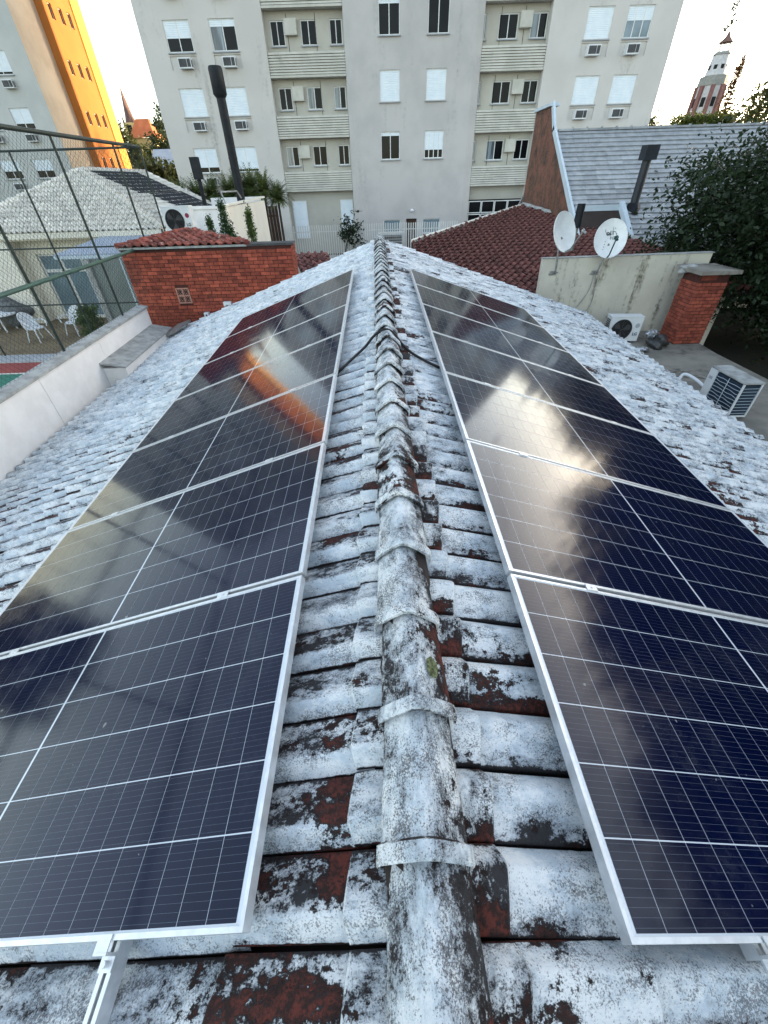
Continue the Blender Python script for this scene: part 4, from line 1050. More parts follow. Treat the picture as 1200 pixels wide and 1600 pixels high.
def fan_unit(name, label, M, w, h, dp, logo, group, fan_mat='acdark'):
    """condenser: local x along the front, y inward, z up; front face at y=0"""
    t = tag(put(name, None, None, M), label, 'air conditioner', group)
    b = MB(M); b.box(0, w, .0, dp, 0, h); b.box(-.006, w+.006, -.006, dp+.006, h+.002, h+.02); b.build('casing', 'acwhite', t)
    fx, fz, fr = w*.40, h*.48, min(w*.36, h*.43); n = 28
    d = MB(M); d.prism([(fx+fr*math.cos(2*PI*k/n), -.004, fz+fr*math.sin(2*PI*k/n)) for k in range(n)][::-1], (0, .003, 0)); d.build('fan_opening', 'dark', t)
    g = MB(M)
    for q in range(1, 10):
        rr = fr*q/9.0; g.tube([(fx+rr*math.cos(2*PI*k/n), -.012, fz+rr*math.sin(2*PI*k/n)) for k in range(n+1)], .0035 if q < 9 else .012, 4, caps=False)
    for k in range(8): a = 2*PI*k/8; g.bar((fx, -.014, fz), (fx+fr*math.cos(a), -.014, fz+fr*math.sin(a)), .006, .006)
    g.build('fan_guard', fan_mat, t)
    bl = MB(M)
    for k in range(3):
        a = 2*PI*k/3 + .3; bl.poly([(fx+.03*math.cos(a), -.0065, fz+.03*math.sin(a)), (fx+fr*.85*math.cos(a-.25), -.0075, fz+fr*.85*math.sin(a-.25)), (fx+fr*.9*math.cos(a+.2), -.0065, fz+fr*.9*math.sin(a+.2)), (fx+fr*.7*math.cos(a+.55), -.0065, fz+fr*.7*math.sin(a+.55))])
    bl.build('fan_blades', 'acdark', t)
    s = MB(M)
    for k in range(11): zz = h*.10 + k*h*.075; s.box(-.014, -.001, dp*.12, dp*.88, zz, zz+h*.04)
    s.build('side_louvre', 'acdark', t)
    for fx_ in (.08, w-.16): MB(M).box(fx_, fx_+.08, .02, dp-.02, -.05, -.002).build('foot', 'acdark', t)
    TR = M @ frame((0, 0, 0), (1, 0, 0), (0, 0, 1), (0, -1, 0))
    text('logo_lettering', 'LG', h*.17, TR @ Matrix.Translation((w*.86, h*.30, .006)), logo[0], t, .004)
    e = MB(M); e.prism([(w*.87+h*.095*math.cos(2*PI*k/20), -.005, h*.66+h*.095*math.sin(2*PI*k/20)) for k in range(20)][::-1], (0, .004, 0)); e.build('logo_disc', logo[1], t)
    return t
ga = 'outdoor air conditioner units'
fan_unit('condenser_unit', 'white air conditioner with a large fan, behind the brick annex roof', Matrix.Translation((-7.30, 17.2, 3.97)) @ Matrix.Rotation(R(2), 4, 'Z'), .95, .72, .36, ('ink', 'redink'), ga)
t = tag(MB().box(-7.4, -5.9, 17.2, 17.7, GZ, 3.92).build('plinth_wall', 'whitewall'), 'white plinth carrying the air conditioner behind the brick annex', 'plinth')

# ------------------------------------------------------------------ brick annex on the left
ba = thing('brick_annex', 'red brick annex with a clay tile roof and a pierced vent block', 'building', (-4.2, 13.5, GZ))
bx0, bx1, by, bz0, bz1 = -6.28, -2.08, 11.72, 1.35, 4.05
rx1 = -3.15
MB().box(bx0+.015, bx1-.015, by+.012, by+.25, GZ, bz1).build('front_wall', 'brickmortar', ba)
MB().box(bx0+.015, bx0+.2, by+.25, 15.5, GZ, bz1).build('left_wall', 'brickmortar', ba); MB().box(bx1-.2, bx1-.015, by+.25, by+.62, GZ, bz1).build('right_wall', 'brickmortar', ba)
BW, BH, J = .235, .068, .012
def brick_wall(parent, O, ea, en, length, z0, z1, mat, skip=None, nmax=300, w=BW, h=BH, dp=.05, phase=0):
    m0 = MB(); m0.box(0, w, -dp, 0, 0, h); m0.v[4:6] = [Vector((.003, -dp+.003, h-.002)), Vector((w-.003, -dp+.003, h-.002))]
    items = []; z = z0; r = phase
    while z + h < z1:
        a = -(w+J)*.5*(r % 2)
        while a < length:
            spans = [(max(a, 0), min(a+w, length))]
            if skip and skip[2] < z+h and z < skip[3]:
                a0, a1 = spans[0]; spans = [(a0, min(a1, skip[0])), (max(a0, skip[1]), a1)]
            for a0, a1 in spans:
                if a1 - a0 > .03:
                    p = O + ea*a0; items.append((Vector((p.x, p.y, z)), (a1-a0)/w, z))
            a += w + J
        z += h + J; r += 1
    mats = [m0.mesh('brick', mat)]
    near, far = split_nearest([(p, s, z) for p, s, z in items], nmax)
    def MM(p, s): return frame(p, ea*s, -en, (0, 0, 1)) @ Matrix.Translation((0, random.uniform(-.004, .004), random.uniform(-.002, .002)))
    for p, s, z in near: put('brick', mats[0], parent, MM(p, s))
    if far:
        r_ = MB()
        for p, s, z in far:
            M = MM(p, s); n0 = len(r_.v); r_.v += [M @ q for q in m0.v]; r_.f += [[n0+i for i in f] for f in m0.f]; r_.mi += m0.mi; r_.s += m0.s; r_.uv += m0.uv
        r_.build('brickwork', mat, parent, kind='stuff')
VB = (-5.21, -4.87, 2.84, 3.20)          # vent block: x0 x1 z0 z1
brick_wall(ba, Vector((bx0, by+.05, 0)), Vector((1, 0, 0)), Vector((0, -1, 0)), bx1-bx0, 1.75, bz1-.02, 'brick', (VB[0]-bx0-.005, VB[1]-bx0+.005, VB[2], VB[3]), 300)
brick_wall(ba, Vector((bx1-.05, by+.05, 0)), Vector((0, 1, 0)), Vector((1, 0, 0)), .56, 2.6, bz1-.02, 'brick', None, 1)
vb = MB(); x0_, x1_, z0_, z1_ = VB
for a in (x0_, (x0_+x1_)/2-.015, x1_-.03): vb.box(a, a+.03, by-.02, by+.03, z0_, z1_)
for a in (z0_, (z0_+z1_)/2-.015, z1_-.03): vb.box(x0_+.031, x1_-.031, by-.016, by+.028, a, a+.03)
for i in (0, 1):
    for j in (0, 1):
        cx, cz = x0_+(x1_-x0_)*(.28+.44*i), z0_+(z1_-z0_)*(.28+.44*j)
        for q in range(4):
            a = PI/2*q; vb.tube([(cx+.062*math.cos(a+s), by, cz+.062*math.sin(a+s)) if abs(s) > .1 else (cx+.022*math.cos(a), by, cz+.022*math.sin(a)) for s in (-.75, -.4, 0, .4, .75)], .008, 4)
vb.build('vent_block', 'ventclay', ba); MB().box(x0_, x1_, by+.002, by+.010, z0_, z1_).build('vent_opening', 'dark', ba)
MB().box(bx0-.02, rx1-.003, by-.05, by+.06, bz1+.003, bz1+.045).build('eaves_board', 'coping', ba); MB().box(rx1, bx1+.05, by-.03, by+.4, bz1+.003, bz1+.05).build('dark_capping', 'acdark', ba)
ap = Vector((-5.25, 13.6, 4.27))
MB().prism([(bx0, by-.02, bz1+.02), (rx1, by-.02, bz1+.02), tuple(ap)], (0, 0, -.04)).build('roof_deck', 'deck', ba)
MB().prism([(bx0+.02, by+.26, bz1+.003), (rx1-.02, by+.26, bz1+.003), (ap.x, ap.y-.05, bz1+.003)], (0, 0, .012)).build('ceiling_slab', 'deck', ba)
ev = Vector((ap.x, by-.05, bz1+.05)); edn = (ev-ap).normalized(); Lb = (ev-ap).length; nb = Vector((1, 0, 0)).cross(-edn).normalized(); nb = nb if nb.z > 0 else -nb
def tb(a, d):
    if a is None: return (bx0-ap.x-.02, rx1-ap.x+.02, 0, Lb)
    f = min(1, (d+.25)/Lb); return (bx0-ap.x+.02)*f < a < (rx1-ap.x-.02)*f
tile_on(ap, Vector((1, 0, 0)), edn, nb, tb, .20, .30, roman_tile(.20, .36, .045, .03), 'clay_tile', ba, 'clay_tiling', 'clay', 300, .0, 3.0)
for b in ((rx1, by, bz1+.05), (bx0, by, bz1+.05)):
    a, b = ap, Vector(b); n = int((b-a).length/.34)
    for k in range(n):
        p, q = a.lerp(b, k/n), a.lerp(b, (k+1.1)/n); m = MB(); m.tube([p+Vector((0, 0, .02)), q+Vector((0, 0, .03))], [.05, .07], 8); m.build('hip_tile', 'clay', ba)
# the lower bit of clay roof right of the brick wall
O_ = Vector((-2.45, 14.2, 3.50)); e_ = Vector((.55, -1.9, -.46)).normalized(); na = Vector((1, .28, 0)).normalized(); nq = na.cross(-e_).normalized(); nq = nq if nq.z > 0 else -nq
def tq(a, d):
    if a is None: return (0, .95, 0, 2.3)
    return True
t = thing('low_clay_roof', 'small dark clay tile roof peeping out right of the brick annex', 'roof', (-1.8, 13, GZ))
MB().prism([O_, O_+na*.9, O_+na*.9+e_*2.3, O_+e_*2.3], nq*-.06).build('roof_deck', 'deck', t)
tile_on(O_, na, e_, nq, tq, .2, .3, roman_tile(.20, .36, .06, .035), 'clay_tile', t, 'clay_tiling', 'clay2', 300, .01, 3)
MB().box(-2.05, -1.5, 12.6, 14, GZ, 2.75).build('wall', 'cream2', t)
t = thing('wall_lamp', 'small white box lamp at the foot of the brick wall', 'lamp', (-4.55, by, 2.6)); MB().box(-4.62, -4.50, by-.12, by-.003, 2.50, 2.62).build('lamp_body', 'plasticwhite', t); MB().box(-4.58, -4.54, by-.13, by-.121, 2.54, 2.58).build('lens', 'dark', t)
t = thing('wall_fitting', 'small broken white fitting low on the brick wall by the roof edge', 'fitting', (-4.0, by, 2.8)); MB().box(-4.04, -3.84, by-.12, by-.003, 2.76, 2.86).build('fitting_body', 'plasticwhite', t); MB().box(-3.98, -3.92, by-.16, by-.121, 2.72, 2.80).build('spout', 'galv', t)

# ------------------------------------------------------------------ red tiled house ahead on the right
rh = thing('red_roofed_house', 'house with a dark red clay tile hip roof, right of the ridge end', 'house', (6, 17, GZ))
pz = lambda y: .85 + .14*y
poly = [(1.35, 12.3), (1.35, 18.05), (6.9, 23.4), (10.6, 14.6), (10.6, 12.3)]
MB().prism([(x, y, pz(y)-.01) for x, y in poly], (0, 0, -.09)).build('roof_deck', 'deck', rh)
O_ = Vector((0, 23.4, pz(23.4))); e_ = Vector((0, -1, -.14)).normalized(); nq = Vector((0, -.14, 1)).normalized()
def tr_(a, d):
    if a is None: return (1.35, 10.7, 0, 11.2)
    y = 23.4 - d*.99
    if y < 18.05: lo = 1.35
    else: lo = 1.35 + (y-18.05)*5.55/5.35
    hi = 10.6 if y < 14.6 else 10.6 - (y-14.6)*3.7/8.8
    return lo+.05 < a < hi-.05
tile_on(O_, Vector((1, 0, 0)), e_, nq, tr_, .235, .36, roman_tile(.235, .42, .085, .065, .02), 'roof_tile', rh, 'roof_tiling', 'clay2', 300, .0, 2.2)
for a, b, mt, nm in (((1.35, 18.05), (6.9, 23.4), 'cream2', 'verge_trim'), ((6.9, 23.4), (10.6, 14.6), 'coping', 'hip_capping')):
    A, B = Vector((*a, pz(a[1])+.06)), Vector((*b, pz(b[1])+.06)); m = MB(); n = 14
    for k in range(n): m.tube([A.lerp(B, k/n), A.lerp(B, (k+1.05)/n)], [.09, .11] if nm == 'hip_capping' else [.05, .05], 8)
    m.build(nm, mt, rh)
MB().box(1.5, 1.7, 12.6, 18, GZ, 2.6).build('left_wall', 'cream2', rh); MB().box(1.7, 10, 12.6, 12.8, GZ, 2.4).build('front_wall', 'cream2', rh)
MB().box(1.28, 1.36, 12.3, 18.05, 2.4, 2.55).build('gutter', 'dark', rh)
t = thing('post_flue', 'short dark flue pipe rising behind the satellite dishes from the red tiled roof', 'flue', (6.5, 16, 3.2))
m = MB(); m.tube([(6.62, 16, 3.0), (6.62, 16, 3.9)], .07, 10); m.build('pipe', 'galv', t); m = MB(); m.tube([(6.62, 16, 3.85), (6.62, 16, 4.48)], .125, 12); m.build('cap', 'black', t)

# ------------------------------------------------------------------ grey-roofed house
gh_ = thing('grey_roofed_house', 'house with a steep blue grey shingle roof and brown gable wall', 'house', (13, 21, GZ))
gx0, gx1, gyr, gzr, sl = 7.62, 25.0, 23.2, 6.62, .68
gz = lambda y: gzr - (gyr-y)*sl
ye = 17.3
MB().prism([(gx0+.1, gyr, gzr-.02), (gx1, gyr, gzr-.02), (gx1, ye, gz(ye)-.02), (gx0+.1, ye, gz(ye)-.02)], (0, 0, -.10)).build('roof_deck', 'deck', gh_)
MB().prism([(gx0+.1, gyr, gzr-.02), (gx0+.1, 28.5, gzr-3.6), (gx1, 28.5, gzr-3.6), (gx1, gyr, gzr-.02)], (0, 0, -.10)).build('rear_roof_deck', 'shingle', gh_)
MB().prism([(gx0, 25.9, GZ), (gx0, 25.9, 7.45), (gx0, 23.9, 7.45), (gx0, 23.2, 6.60), (gx0, 19.0, gz(19.0)-.05), (gx0, 17.6, gz(17.6)-.05), (gx0, 17.6, GZ)], (.12, 0, 0)).build('gable_wall', 'brownwall', gh_)
m = MB(); m.bar((gx0+.05, 23.25, 6.68), (gx0+.05, 17.5, gz(17.5)+.06), .34, .09, up=(1, 0, 0)); m.bar((gx0+.05, 23.9, 7.5), (gx0+.05, 23.15, 6.6), .34, .09, up=(1, 0, 0)); m.build('rake_coping', 'bluewhite', gh_)
MB().box(gx0-.10, gx0+.32, 23.75, 26.0, 7.453, 7.55).build('parapet_coping', 'bluewhite', gh_)
MB().box(gx0+.2, gx1, 17.6, 17.8, GZ, 2.6).build('front_wall', 'cream2', gh_)
ed = Vector((0, -1, -sl)).normalized(); nq = Vector((0, -sl, 1)).normalized(); O_ = Vector((gx0+.2, gyr, gzr)); LG_ = (gyr-ye)*math.sqrt(1+sl*sl)
DX0, DX1, DY0, DY1 = 7.95, 9.60, 18.35, 19.65
def tg(a, d):
    if a is None: return (0, 15, 0, LG_)
    x, y = gx0+.2+a, gyr - d/math.sqrt(1+sl*sl)
    return not (DX0-.05 < x < DX1+.05 and y < DY1)
st_ = MB(); st_.box(-.01, .30, .003, .597, 0, .03); st_.v[4:8] = [Vector((-.01, .003, .004)), Vector((.30, .003, .052)), Vector((.30, .597, .052)), Vector((-.01, .597, .004))]
tile_on(O_, Vector((1, 0, 0)), ed, nq, tg, .60, .265, st_, 'shingle', gh_, 'shingle_courses', 'shingle', 300, .0, .15)
for k in range(26): x = gx0+.25+k*.62; m = MB(); m.bar((x, gyr, gzr+.04), (x+.60, gyr, gzr+.04), .22, .07); m.bar((x+.57, gyr-.01, gzr+.09), (x+.61, gyr-.01, gzr+.09), .12, .06); m.build('ridge_cap', 'shingle', gh_)
# recessed dormer
zt = gz(DY1)
MB().box(DX0, DX1, DY1-.02, DY1+.04, zt-1.3, zt+.02).build('dormer_wall', 'bluewhite', gh_)
MB().box(DX0-.12, DX1+.12, DY1-.16, DY1-.021, zt-.14, zt+.05).build('dormer_fascia', 'bluewhite', gh_)
m = MB(); m.bar((DX1+.06, DY1-.05, zt+.04), (DX1+.06, ye, gz(ye)+.06), .16, .28); m.build('dormer_rake', 'bluewhite', gh_)
dw = MB(); dw.box(DX0+.25, DX1-.35, DY1-.05, DY1-.021, zt-.78, zt-.2); do = dw.build('dormer_window', 'dark', gh_)
for k in range(6): xx = DX0+.27+k*.25; MB().box(xx, xx+.03, DY1-.08, DY1-.051, zt-.78, zt-.2).build('window_bar', 'greysteel', do)
t = thing('roof_flue', 'dark square-headed flue pipe standing on the grey shingle roof', 'flue', (12.1, 21.3, 4.5))
fy_ = 19.5; fx_ = 10.12; fz_ = gz(fy_)
m = MB(); m.tube([(fx_, fy_, fz_-.1), (fx_, fy_, fz_+1.55)], .15, 16); m.build('pipe', 'greysteel', t)
MB().box(fx_-.23, fx_+.23, fy_-.22, fy_+.22, fz_+1.44, fz_+1.86).build('head', 'greysteel', t)
m = MB(); m.tube([(fx_, fy_, fz_-.15), (fx_, fy_, fz_+.16), (fx_, fy_, fz_+.2)], [.40, .24, .18], 4); m.build('flashing', 'black', t)

# ------------------------------------------------------------------ concrete ledge, parapet, dishes, pillar, units on the right
SZ = 1.70
t = thing('flat_roof_slab', 'stained grey concrete flat roof beside the right eaves', 'roof', (6.7, 7, GZ))
MB().prism([(5.0, -3, SZ-.25), (8.35, -3, SZ-.25), (8.35, 10.0, SZ-.25), (8.55, 12.0, SZ-.25), (5.0, 12.0, SZ-.25)], (0, 0, .25)).build('slab', 'concrete', t)
MB().box(5.2, 8.15, -2.9, 11.9, GZ, SZ-.252).build('wall', 'coping', t)
bw = thing('stained_parapet_wall', 'cream parapet wall with dark water stains, carrying the two satellite dishes', 'wall', (6.5, 12.1, SZ))
MB().prism([(4.36, 12.0, SZ+.003), (8.66, 12.0, SZ+.003), (8.66, 12.0, 3.56), (4.30, 12.0, 3.54)], (0, .16, 0)).build('wall', 'cream', bw)
MB().prism([(4.29, 11.985, 3.543), (8.70, 11.985, 3.563), (8.70, 12.175, 3.563), (4.29, 12.175, 3.543)], (0, 0, .02)).build('wall_top', 'coping', bw)
def dish(name, label, c, az, el, r, foot, mat_arm, kind):
    n = Vector((math.sin(R(az))*math.cos(R(el)), math.cos(R(az))*math.cos(R(el)), math.sin(R(el)))); x = Vector((0, 0, 1)).cross(n).normalized(); y = n.cross(x)
    M = frame(c, x, y, n)
    t = tag(put(name, None, None, M), label, 'satellite dish', 'satellite dishes on the parapet wall')
    m = MB(M); nr, na = 7, 32; f = lambda q, a, o: (r*.93*q*math.cos(a), r*1.04*q*math.sin(a), .10*q*q - .10 + o)
    for off, fl in ((0, False), (-.012, True)):
        vs = [f((i+1)/nr, 2*PI*k/na, off) for i in range(nr) for k in range(na)] + [f(0, 0, off)]; fs = []
        for i in range(nr-1):
            for k in range(na): fs.append((i*na+k, (i+1)*na+k, (i+1)*na+(k+1)%na, i*na+(k+1)%na))
        for k in range(na): fs.append((nr*na, k, (k+1)%na))
        m.add(vs, [q[::-1] for q in fs] if fl else fs, 0, True)
    m.build('reflector', 'dish', t)
    rim = MB(M); rim.tube([f(1, 2*PI*k/na, 0) for k in range(na+1)], .010, 6, caps=False); rim.build('rim', 'dish', t)
    arm = MB(M); arm.tube([(0, -r*1.02, -.02), (0, -r*.98, .14), (0, -r*.35, r*1.22)], .016, 8); arm.build('feed_arm', mat_arm, t)
    l = MB(M); l.tube([(0, -r*.36, r*1.28), (0, -r*.30, r*1.18)], [.035, .05], 10); l.tube([(0, -r*.48, r*1.40), (0, -r*.36, r*1.26)], .03, 8); l.build('feed_horn', mat_arm if kind else 'galv', t)
    back = M @ Vector((0, -r*.25, -.14)); ft = Vector(foot)
    p = MB(); elb = Vector((back.x*.5+ft.x*.5, ft.y-.18, ft.z+.34)); p.tube(smooth_path([M @ Vector((0, -r*.3, -.08)), back, elb, Vector((ft.x, ft.y-.14, ft.z+.06)), ft], 4), .024, 8); p.build('mast', 'galv', t)
    q = MB(); q.box(ft.x-.09, ft.x+.09, ft.y-.014, ft.y-.002, ft.z-.05, ft.z+.05); q.tube([ft+Vector((-.12, -.02, -.02)), ft+Vector((.12, -.03, .02))], .014, 6); q.build('wall_bracket', 'galv', t)
    return t, M, r
dish('satellite_dish', 'plain white satellite dish turned aside, left one of the two on the wall', (4.60, 11.75, 4.13), 150, 20, .41, (4.62, 12.0, 3.22), 'galv', 0)
t, M, r_ = dish('satellite_dish', 'white satellite dish with dark lettering, right one of the two on the wall', (5.76, 11.72, 3.97), 192, 22, .40, (5.72, 12.0, 3.20), 'darkgreen', 1)
text('logo_lettering', 'oi', .145, M @ Matrix.Translation((-.045, .135, -.078)), 'ink', t, .004)
text('logo_lettering', 'TV', .12, M @ Matrix.Translation((.095, .13, -.074)), 'ink', t)
text('logo_lettering', 'HD', .11, M @ Matrix.Translation((.085, .035, -.088)), 'ink', t)
lo = MB(M); lo.tube([(-.02+.115*math.cos(a), .20+.095*math.sin(a), -.062) for a in [.2+5.0*k/24 for k in range(25)]], .005, 4); lo.tube([(.035, .26, -.05), (.035, .11, -.075)], .004, 4); lo.build('logo_ring', 'ink', t)
for i in range(4): MB(M).box(-.10-.01*i, -.085-.01*i, -.05-.06*i, -.035-.06*i, -.085+.012*i, -.078+.012*i).build('rivet', 'ink', t)
for pts, lab in (([(5.70, 11.96, 3.16), (5.66, 11.93, 2.8), (5.45, 11.94, 2.4), (5.2, 11.9, 2.32)], 'thin grey cable hanging from the right dish bracket, left strand'), ([(5.74, 11.96, 3.16), (5.82, 11.93, 2.7), (5.78, 11.93, 2.35), (5.55, 11.9, 2.18)], 'thin grey cable hanging from the right dish bracket, right strand')):
    tag(MB().tube(smooth_path(pts), .011, 6).build('dish_cable', 'galv'), lab, 'cable', 'cables hanging from the dishes')
fan_unit('condenser_unit', 'white air conditioner with a dark fan, below the stained wall', frame((6.05, 11.05, SZ+.051), Vector((math.cos(R(-6)), math.sin(R(-6)), 0)), Vector((-math.sin(R(-6)), math.cos(R(-6)), 0)), (0, 0, 1)), .80, .58, .30, ('blueink', 'kerb'), ga)
# second unit, seen from its coil side
M = frame((6.26, 7.42, SZ+.04), (0, -1, 0), (1, 0, 0), (0, 0, 1))      # local x towards the camera, y away to the right
t = tag(put('condenser_unit', None, None, M), 'weathered white air conditioner with dark coil sides, standing at the right edge', 'air conditioner', ga)
w, h, dp = .86, .62, .33
c = MB(M); c.box(.004, w-.012, .012, dp, .03, h-.04); c.build('coil_core', 'coil', t)
c = MB(M); c.box(0, .19, -.004, dp+.004, .0, h-.015); c.build('service_panel', 'acwhite', t)
c = MB(M); c.box(-.012, w+.012, -.012, dp+.012, h-.012, h+.012); c.build('lid', 'coping', t)
c = MB(M); c.box(.19, w, -.004, dp+.004, 0, .03); c.box(w-.022, w+.004, -.006, .022, .03, h-.013); c.box(w-.022, w+.004, dp-.02, dp+.006, .03, h-.013); c.build('corner_post', 'acwhite', t)
for k in range(9):
    zz = .075 + k*.057; c = MB(M); c.tube([(.19+.66*i/10, -.012+.004*math.sin(i*1.9+k), zz+.006*math.sin(i*1.3+k*2)) for i in range(11)], .0042, 4); c.tube([(w+.004, .03+.27*i/4, zz) for i in range(5)], .0042, 4); c.build('guard_wire', 'bluewhite', t)
c = MB(M); c.bar((.52, -.016, .04), (.52, -.016, h-.03), .008, .008); c.build('guard_upright', 'bluewhite', t)
c = MB(M); c.box(.04, .13, -.008, -.005, .42, .47); c.build('rating_plate', 'kerb', t)
for a in (.1, w-.16): c = MB(M); c.box(a, a+.08, .02, dp-.02, -.04, -.002); c.build('foot', 'acdark', t)
tag(MB().tube(smooth_path([(6.2, 7.75, SZ+.03), (6.12, 7.9, SZ+.16), (6.22, 7.98, SZ+.3), (6.36, 7.8, SZ+.26), (6.4, 7.5, SZ+.2)]), .03, 8).build('insulated_pipe', 'plasticwhite'), 'white insulated hose looping behind the air conditioner at the right edge', 'pipe')
# brick pillar with slab
bp_ = thing('brick_chimney', 'orange red brick chimney with a concrete slab on top, beside the stained wall', 'chimney', (8.0, 11, SZ))
X0, X1, Y0, Y1, ZT = 7.72, 8.42, 10.75, 11.45, 3.30
MB().box(X0+.012, X1-.012, Y0+.012, Y1-.012, SZ, ZT).build('core', 'brickmortar', bp_)
brick_wall(bp_, Vector((X0, Y0+.05, 0)), Vector((1, 0, 0)), Vector((0, -1, 0)), X1-X0, SZ+.02, ZT-.14, 'brick2', None, 150, .21, .066)
brick_wall(bp_, Vector((X0+.05, Y1, 0)), Vector((0, -1, 0)), Vector((-1, 0, 0)), Y1-Y0-.052, SZ+.02, ZT-.14, 'brick2', None, 150, .21, .066, .05, 1)
MB().box(X0+.03, X1-.3, Y0+.0, Y0+.2, ZT-.13, ZT).build('corner_brick', 'brick2', bp_)
sl_ = MB(); sl_.box(X0-.12, X1+.14, Y0-.14, Y1+.2, ZT+.003, ZT+.085); sl_.build('cap_slab', 'concrete', bp_)
lump('mortar_rubble', (X0-.0, Y1-.1, ZT+.02), .17, 'coping', 8, 'broken mortar lump under the left end of the chimney slab', 'rubble', .5, .6)
# debris
lump('bin_bag', (7.22, 10.62, SZ+.13), .24, 'bag', 12, 'crumpled black bag lying between the air conditioner and the brick chimney', 'bag', .5, .8)
for i, (c, r, s, lab) in enumerate((((7.06, 10.74, SZ+.28), .15, 3, 'crumpled silver foil on top of the black bag'), ((6.66, 10.30, SZ+.06), .15, 6, 'flat crumpled silver foil on the concrete before the air conditioner'))):
    bm = bmesh.new(); bmesh.ops.create_icosphere(bm, subdivisions=3, radius=r); rg = random.Random(s)
    for v in bm.verts: v.co = Vector((v.co.x*rg.uniform(.7, 1.25), v.co.y*rg.uniform(.7, 1.2), v.co.z*rg.uniform(.4, 1.0)*(.9 if i == 0 else .4))) + Vector(c)
    me = bpy.data.meshes.new('foil_scrap'); bm.to_mesh(me); bm.free(); me.materials.append(MAT['foil']); tag(put('foil_scrap', me), lab, 'scrap')

# ------------------------------------------------------------------ far things
t = thing('church', 'far yellow church with a pointed brown spire, between the two tall buildings', 'church', (-51, 120, GZ))
cx, cy = -51.6, 120
MB().box(cx-1.1, cx+1.1, cy-1.4, cy+1.4, GZ, 16.0).build('tower', 'church', t)
m = MB(); m.tube([(cx, cy, 16.0), (cx, cy, 17.0), (cx, cy, 21.5)], [1.2, .85, .03], 4); m.build('spire', 'spire', t)
for s in (-1, 1): m = MB(); m.tube([(cx+s*.95, cy-1.2, 15.9), (cx+s*.95, cy-1.2, 17.3)], [.25, .02], 4); m.build('pinnacle', 'spire', t)
MB().box(cx-.5, cx+.5, cy-1.47, cy-1.41, 13, 15.6).build('louvre_window', 'dark', t)
MB().box(cx+1.11, cx+1.17, cy-.4, cy+.4, 13, 15.4).build('louvre_window', 'dark', t)
t = thing('orange_roofed_house', 'far house with a bright orange tile roof, below the church spire', 'house', (-46, 112, GZ))
m = MB(); m.prism([(-48.5, 110, 13.0), (-43.4, 110, 13.0), (-44.8, 112.5, 15.9), (-47.3, 112.5, 15.9)], (0, .05, 0)); m.poly([(-43.4, 110, 13.0), (-43.4, 115, 13.0), (-44.8, 112.5, 15.9)]); m.build('roof', 'orangeroof', t)
m = MB(); m.poly([(-43.6, 110.3, GZ), (-43.6, 115, GZ), (-43.6, 115, 12.98), (-43.6, 110.3, 12.98)]); m.poly([(-48.3, 110.3, GZ), (-43.6, 110.3, GZ), (-43.6, 110.3, 12.98), (-48.3, 110.3, 12.98)]); m.build('wall', 'church', t)
t = thing('blue_grey_roof_house', 'far house with a blue grey roof below the orange roofed one', 'house', (-31, 80, GZ))
m = MB(); m.prism([(-32.6, 78, 7.4), (-28.4, 78, 7.4), (-29.8, 80.5, 9.6), (-32.6, 80.5, 9.6)], (0, .05, 0)); m.build('roof', 'awning', t); MB().box(-32.6, -28.6, 78.4, 84, GZ, 7.38).build('wall', 'church', t)
far_trees = [((-36.5, 15.5, GZ), (-36.5, 15.5, 8.2), (4.0, 4, 4.6), 'leaffar', 'tree standing left of the white roofed house beyond the court'), ((-44.5, 121, GZ), (-44.5, 121, 13), (3.6, 3, 5.6), 'leaffar', 'dark tree right of the far church, touching the apartment block edge'), ((-33.2, 88, GZ), (-33.2, 88, 8.5), (3.4, 3, 3.0), 'leaffar', 'dark tree just right of the ochre building foot'),
             ((-31.0, 92, GZ), (-31.0, 92, 7.8), (4.2, 3, 5.4), 'leaffar', 'dark tall tree left of the apartment block, below the far church'), ((-48.5, 106, GZ), (-48.5, 106, 10.2), (3.4, 3, 4.2), 'leafolive', 'olive tree left of the orange roofed house'), ((-24.6, 60, GZ), (-24.6, 60, 5.2), (3.0, 2, 2.0), 'leaffar', 'low tree behind the white tiled roof')]
for i, (b, c, r, mt, lab) in enumerate(far_trees): tree('far_tree', lab, b, c, r, 120, 40, .28, mt, 100+i, .6, .3, 'tree', 'far trees between the tall buildings')
# added block out of view, keeps low sun off the roof; panels mirror it
t = thing('added_sun_block', 'added block, out of view far right, keeping the low sun off the roof', 'building', (88.4, 62, GZ))
M = Matrix.Translation((88.4, 62, 0)) @ Matrix.Rotation(R(-58), 4, 'Z'); m = MB(M); hl = [(-14+3.4*i, -12.4+3.4*i, 2.2+2.9*k, 3.5+2.9*k) for i in range(9) for k in range(7)]; holed_wall(m, -16, 18, GZ, 23, hl, .12); m.build('front_wall', 'aptwing', t)
MB(M).box(-16, 18, .3, 14, GZ, 22.9).build('rear_body', 'aptwing', t)
for h in hl[::1]: window(t, M, h[0], h[2], 1.6, 1.3, .055, .5 if (h[2]*3+h[0]) % 2 > 1 else 1.0, 2, 'pane', False)
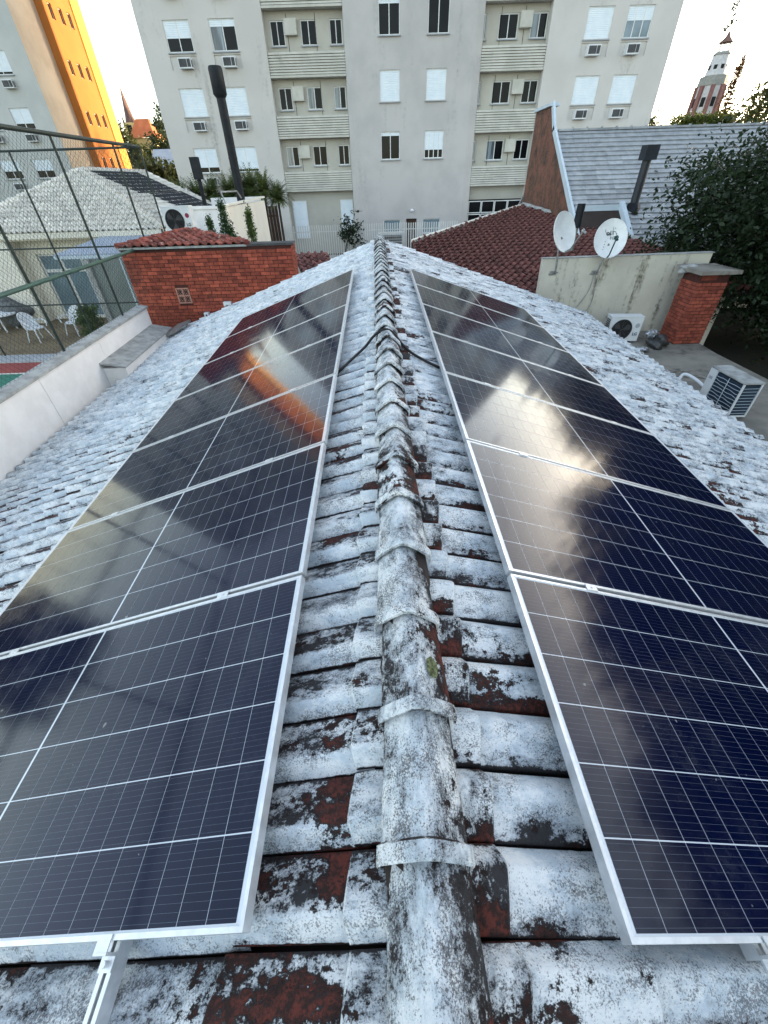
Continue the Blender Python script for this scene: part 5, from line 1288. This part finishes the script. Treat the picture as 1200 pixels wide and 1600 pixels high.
# striped tower on the right
t = thing('striped_tower', 'far white and brown striped tower with a small open cupola, right of the apartment block', 'tower', (59.5, 100, GZ))
cx, cy = 60.5, 102; n = 8
def octo(r, z): return [(cx+r*math.cos(2*PI*(k+.5)/n), cy+r*math.sin(2*PI*(k+.5)/n), z) for k in range(n)]
def ring(r0, z0, r1, z1, mat, name):
    m = MB(); a, b = octo(r0, z0), octo(r1, z1); m.add(a+b, [(k, (k+1) % n, n+(k+1) % n, n+k) for k in range(n)]); m.poly(b); return m.build(name, mat, t)
ring(2.6, GZ, 2.1, 16.7, 'towerwhite', 'shaft'); ring(2.25, 16.7, 2.15, 17.9, 'towergrey', 'gallery'); ring(1.6, 17.9, 1.25, 20.4, 'towerwhite', 'belfry'); ring(1.4, 20.4, 1.1, 20.75, 'towergrey', 'belfry_roof')
for k in range(n):
    a0 = 2*PI*(k+.5)/n
    m = MB(); m.bar((cx+2.58*math.cos(a0), cy+2.58*math.sin(a0), GZ), (cx+2.12*math.cos(a0), cy+2.12*math.sin(a0), 16.7), .62, .62, up=(math.cos(a0), math.sin(a0), 0)); m.build('stripe', 'towerred', t)
    a1 = 2*PI*k/n; M = frame((cx+2.1*math.cos(a1), cy+2.1*math.sin(a1), 14.6), (-math.sin(a1), math.cos(a1), 0), (math.cos(a1), math.sin(a1), 0), (0, 0, 1))
    MB(M).box(-.3, .3, -.2, .02, -.6, .6).build('window', 'dark', t); M2 = frame((cx+1.36*math.cos(a1), cy+1.36*math.sin(a1), 18.5), (-math.sin(a1), math.cos(a1), 0), (math.cos(a1), math.sin(a1), 0), (0, 0, 1)); MB(M2).box(-.26, .26, -.25, .02, -.7, .7).build('belfry_opening', 'dark', t)
    m = MB(); m.tube([(cx+.8*math.cos(a0), cy+.8*math.sin(a0), 20.75), (cx+.8*math.cos(a0), cy+.8*math.sin(a0), 21.8)], .07, 5); m.build('cupola_column', 'towergrey', t)
ring(1.1, 21.8, .35, 22.5, 'spire', 'cupola_roof'); m = MB(); m.tube([(cx, cy, 22.5), (cx, cy, 23.3)], [.34, .03], 6); m.build('finial', 'spire', t)
conif = thing('brown_cypress', 'slim brownish cypress beside the striped tower', 'tree', (50, 80, GZ)); cl_ = [(50.6+random.gauss(0, 1.0)*(1-f)**.8*1.1, 80, GZ+4+f*11.8, .25) for f in [random.random() for _ in range(200)]]
V, F = leaves(cl_, 14, .16, 91, .2, 1.5); leaf_object('crown', V, F, 'leafautumn', conif); m = MB(); m.tube([(50.6, 80, GZ), (50.6, 80, 15.8)], [.25, .03], 6); m.build('trunk', 'bark', conif)
t = thing('far_terrace_house', 'pale far house with a balustrade, seen above the grey roof ridge', 'house', (44, 95, GZ)); MB().box(49.2, 55, 95, 101, GZ, 10.4).build('wall', 'cream2', t)
for k in range(13): MB().box(49.3+k*.45, 49.5+k*.45, 95.05, 95.2, 10.41, 11.3).build('baluster', 'cream2', t)
MB().box(49.2, 55, 95.0, 95.3, 11.31, 11.45).build('rail', 'cream2', t)
for i, (x, y, z) in enumerate(((50.4, 99, 11.6), (54.6, 100, 11.2))): tree('far_tree', ('small sparse tree above the far terrace, next to the apartment block', 'small sparse tree at the foot of the striped tower')[i], (x, y, GZ), (x, y, z), (1.3, 1, 1.5), 26, 16, .25, 'leafolive', 120+i, .4, .12, 'tree', 'sparse trees by the striped tower', .2)
# overhanging sprig at the top right
sg = thing('overhanging_sprig', 'leafy twig hanging into the sky at the top right', 'branch', (9.6, 16.4, 8.3)); m = MB(); P_ = [(11.8, 13.5, 10.5), (10.6, 15.4, 9.5), (9.68, 16.45, 8.42), (9.60, 16.5, 8.12)]
m.tube(P_, [.03, .02, .009, .004], 5); m.build('twig', 'bark', sg); cl_ = [(9.66+random.gauss(0, .05), 16.45, 8.1+.06*k, .035) for k in range(9)] + [(10.2, 15.9, 9.0, .08), (10.6, 15.4, 9.45, .1)]
V, F = leaves(cl_, 6, .05, 93, .04); leaf_object('leaf_spray', V, F, 'leafolive', sg, kind='stuff')
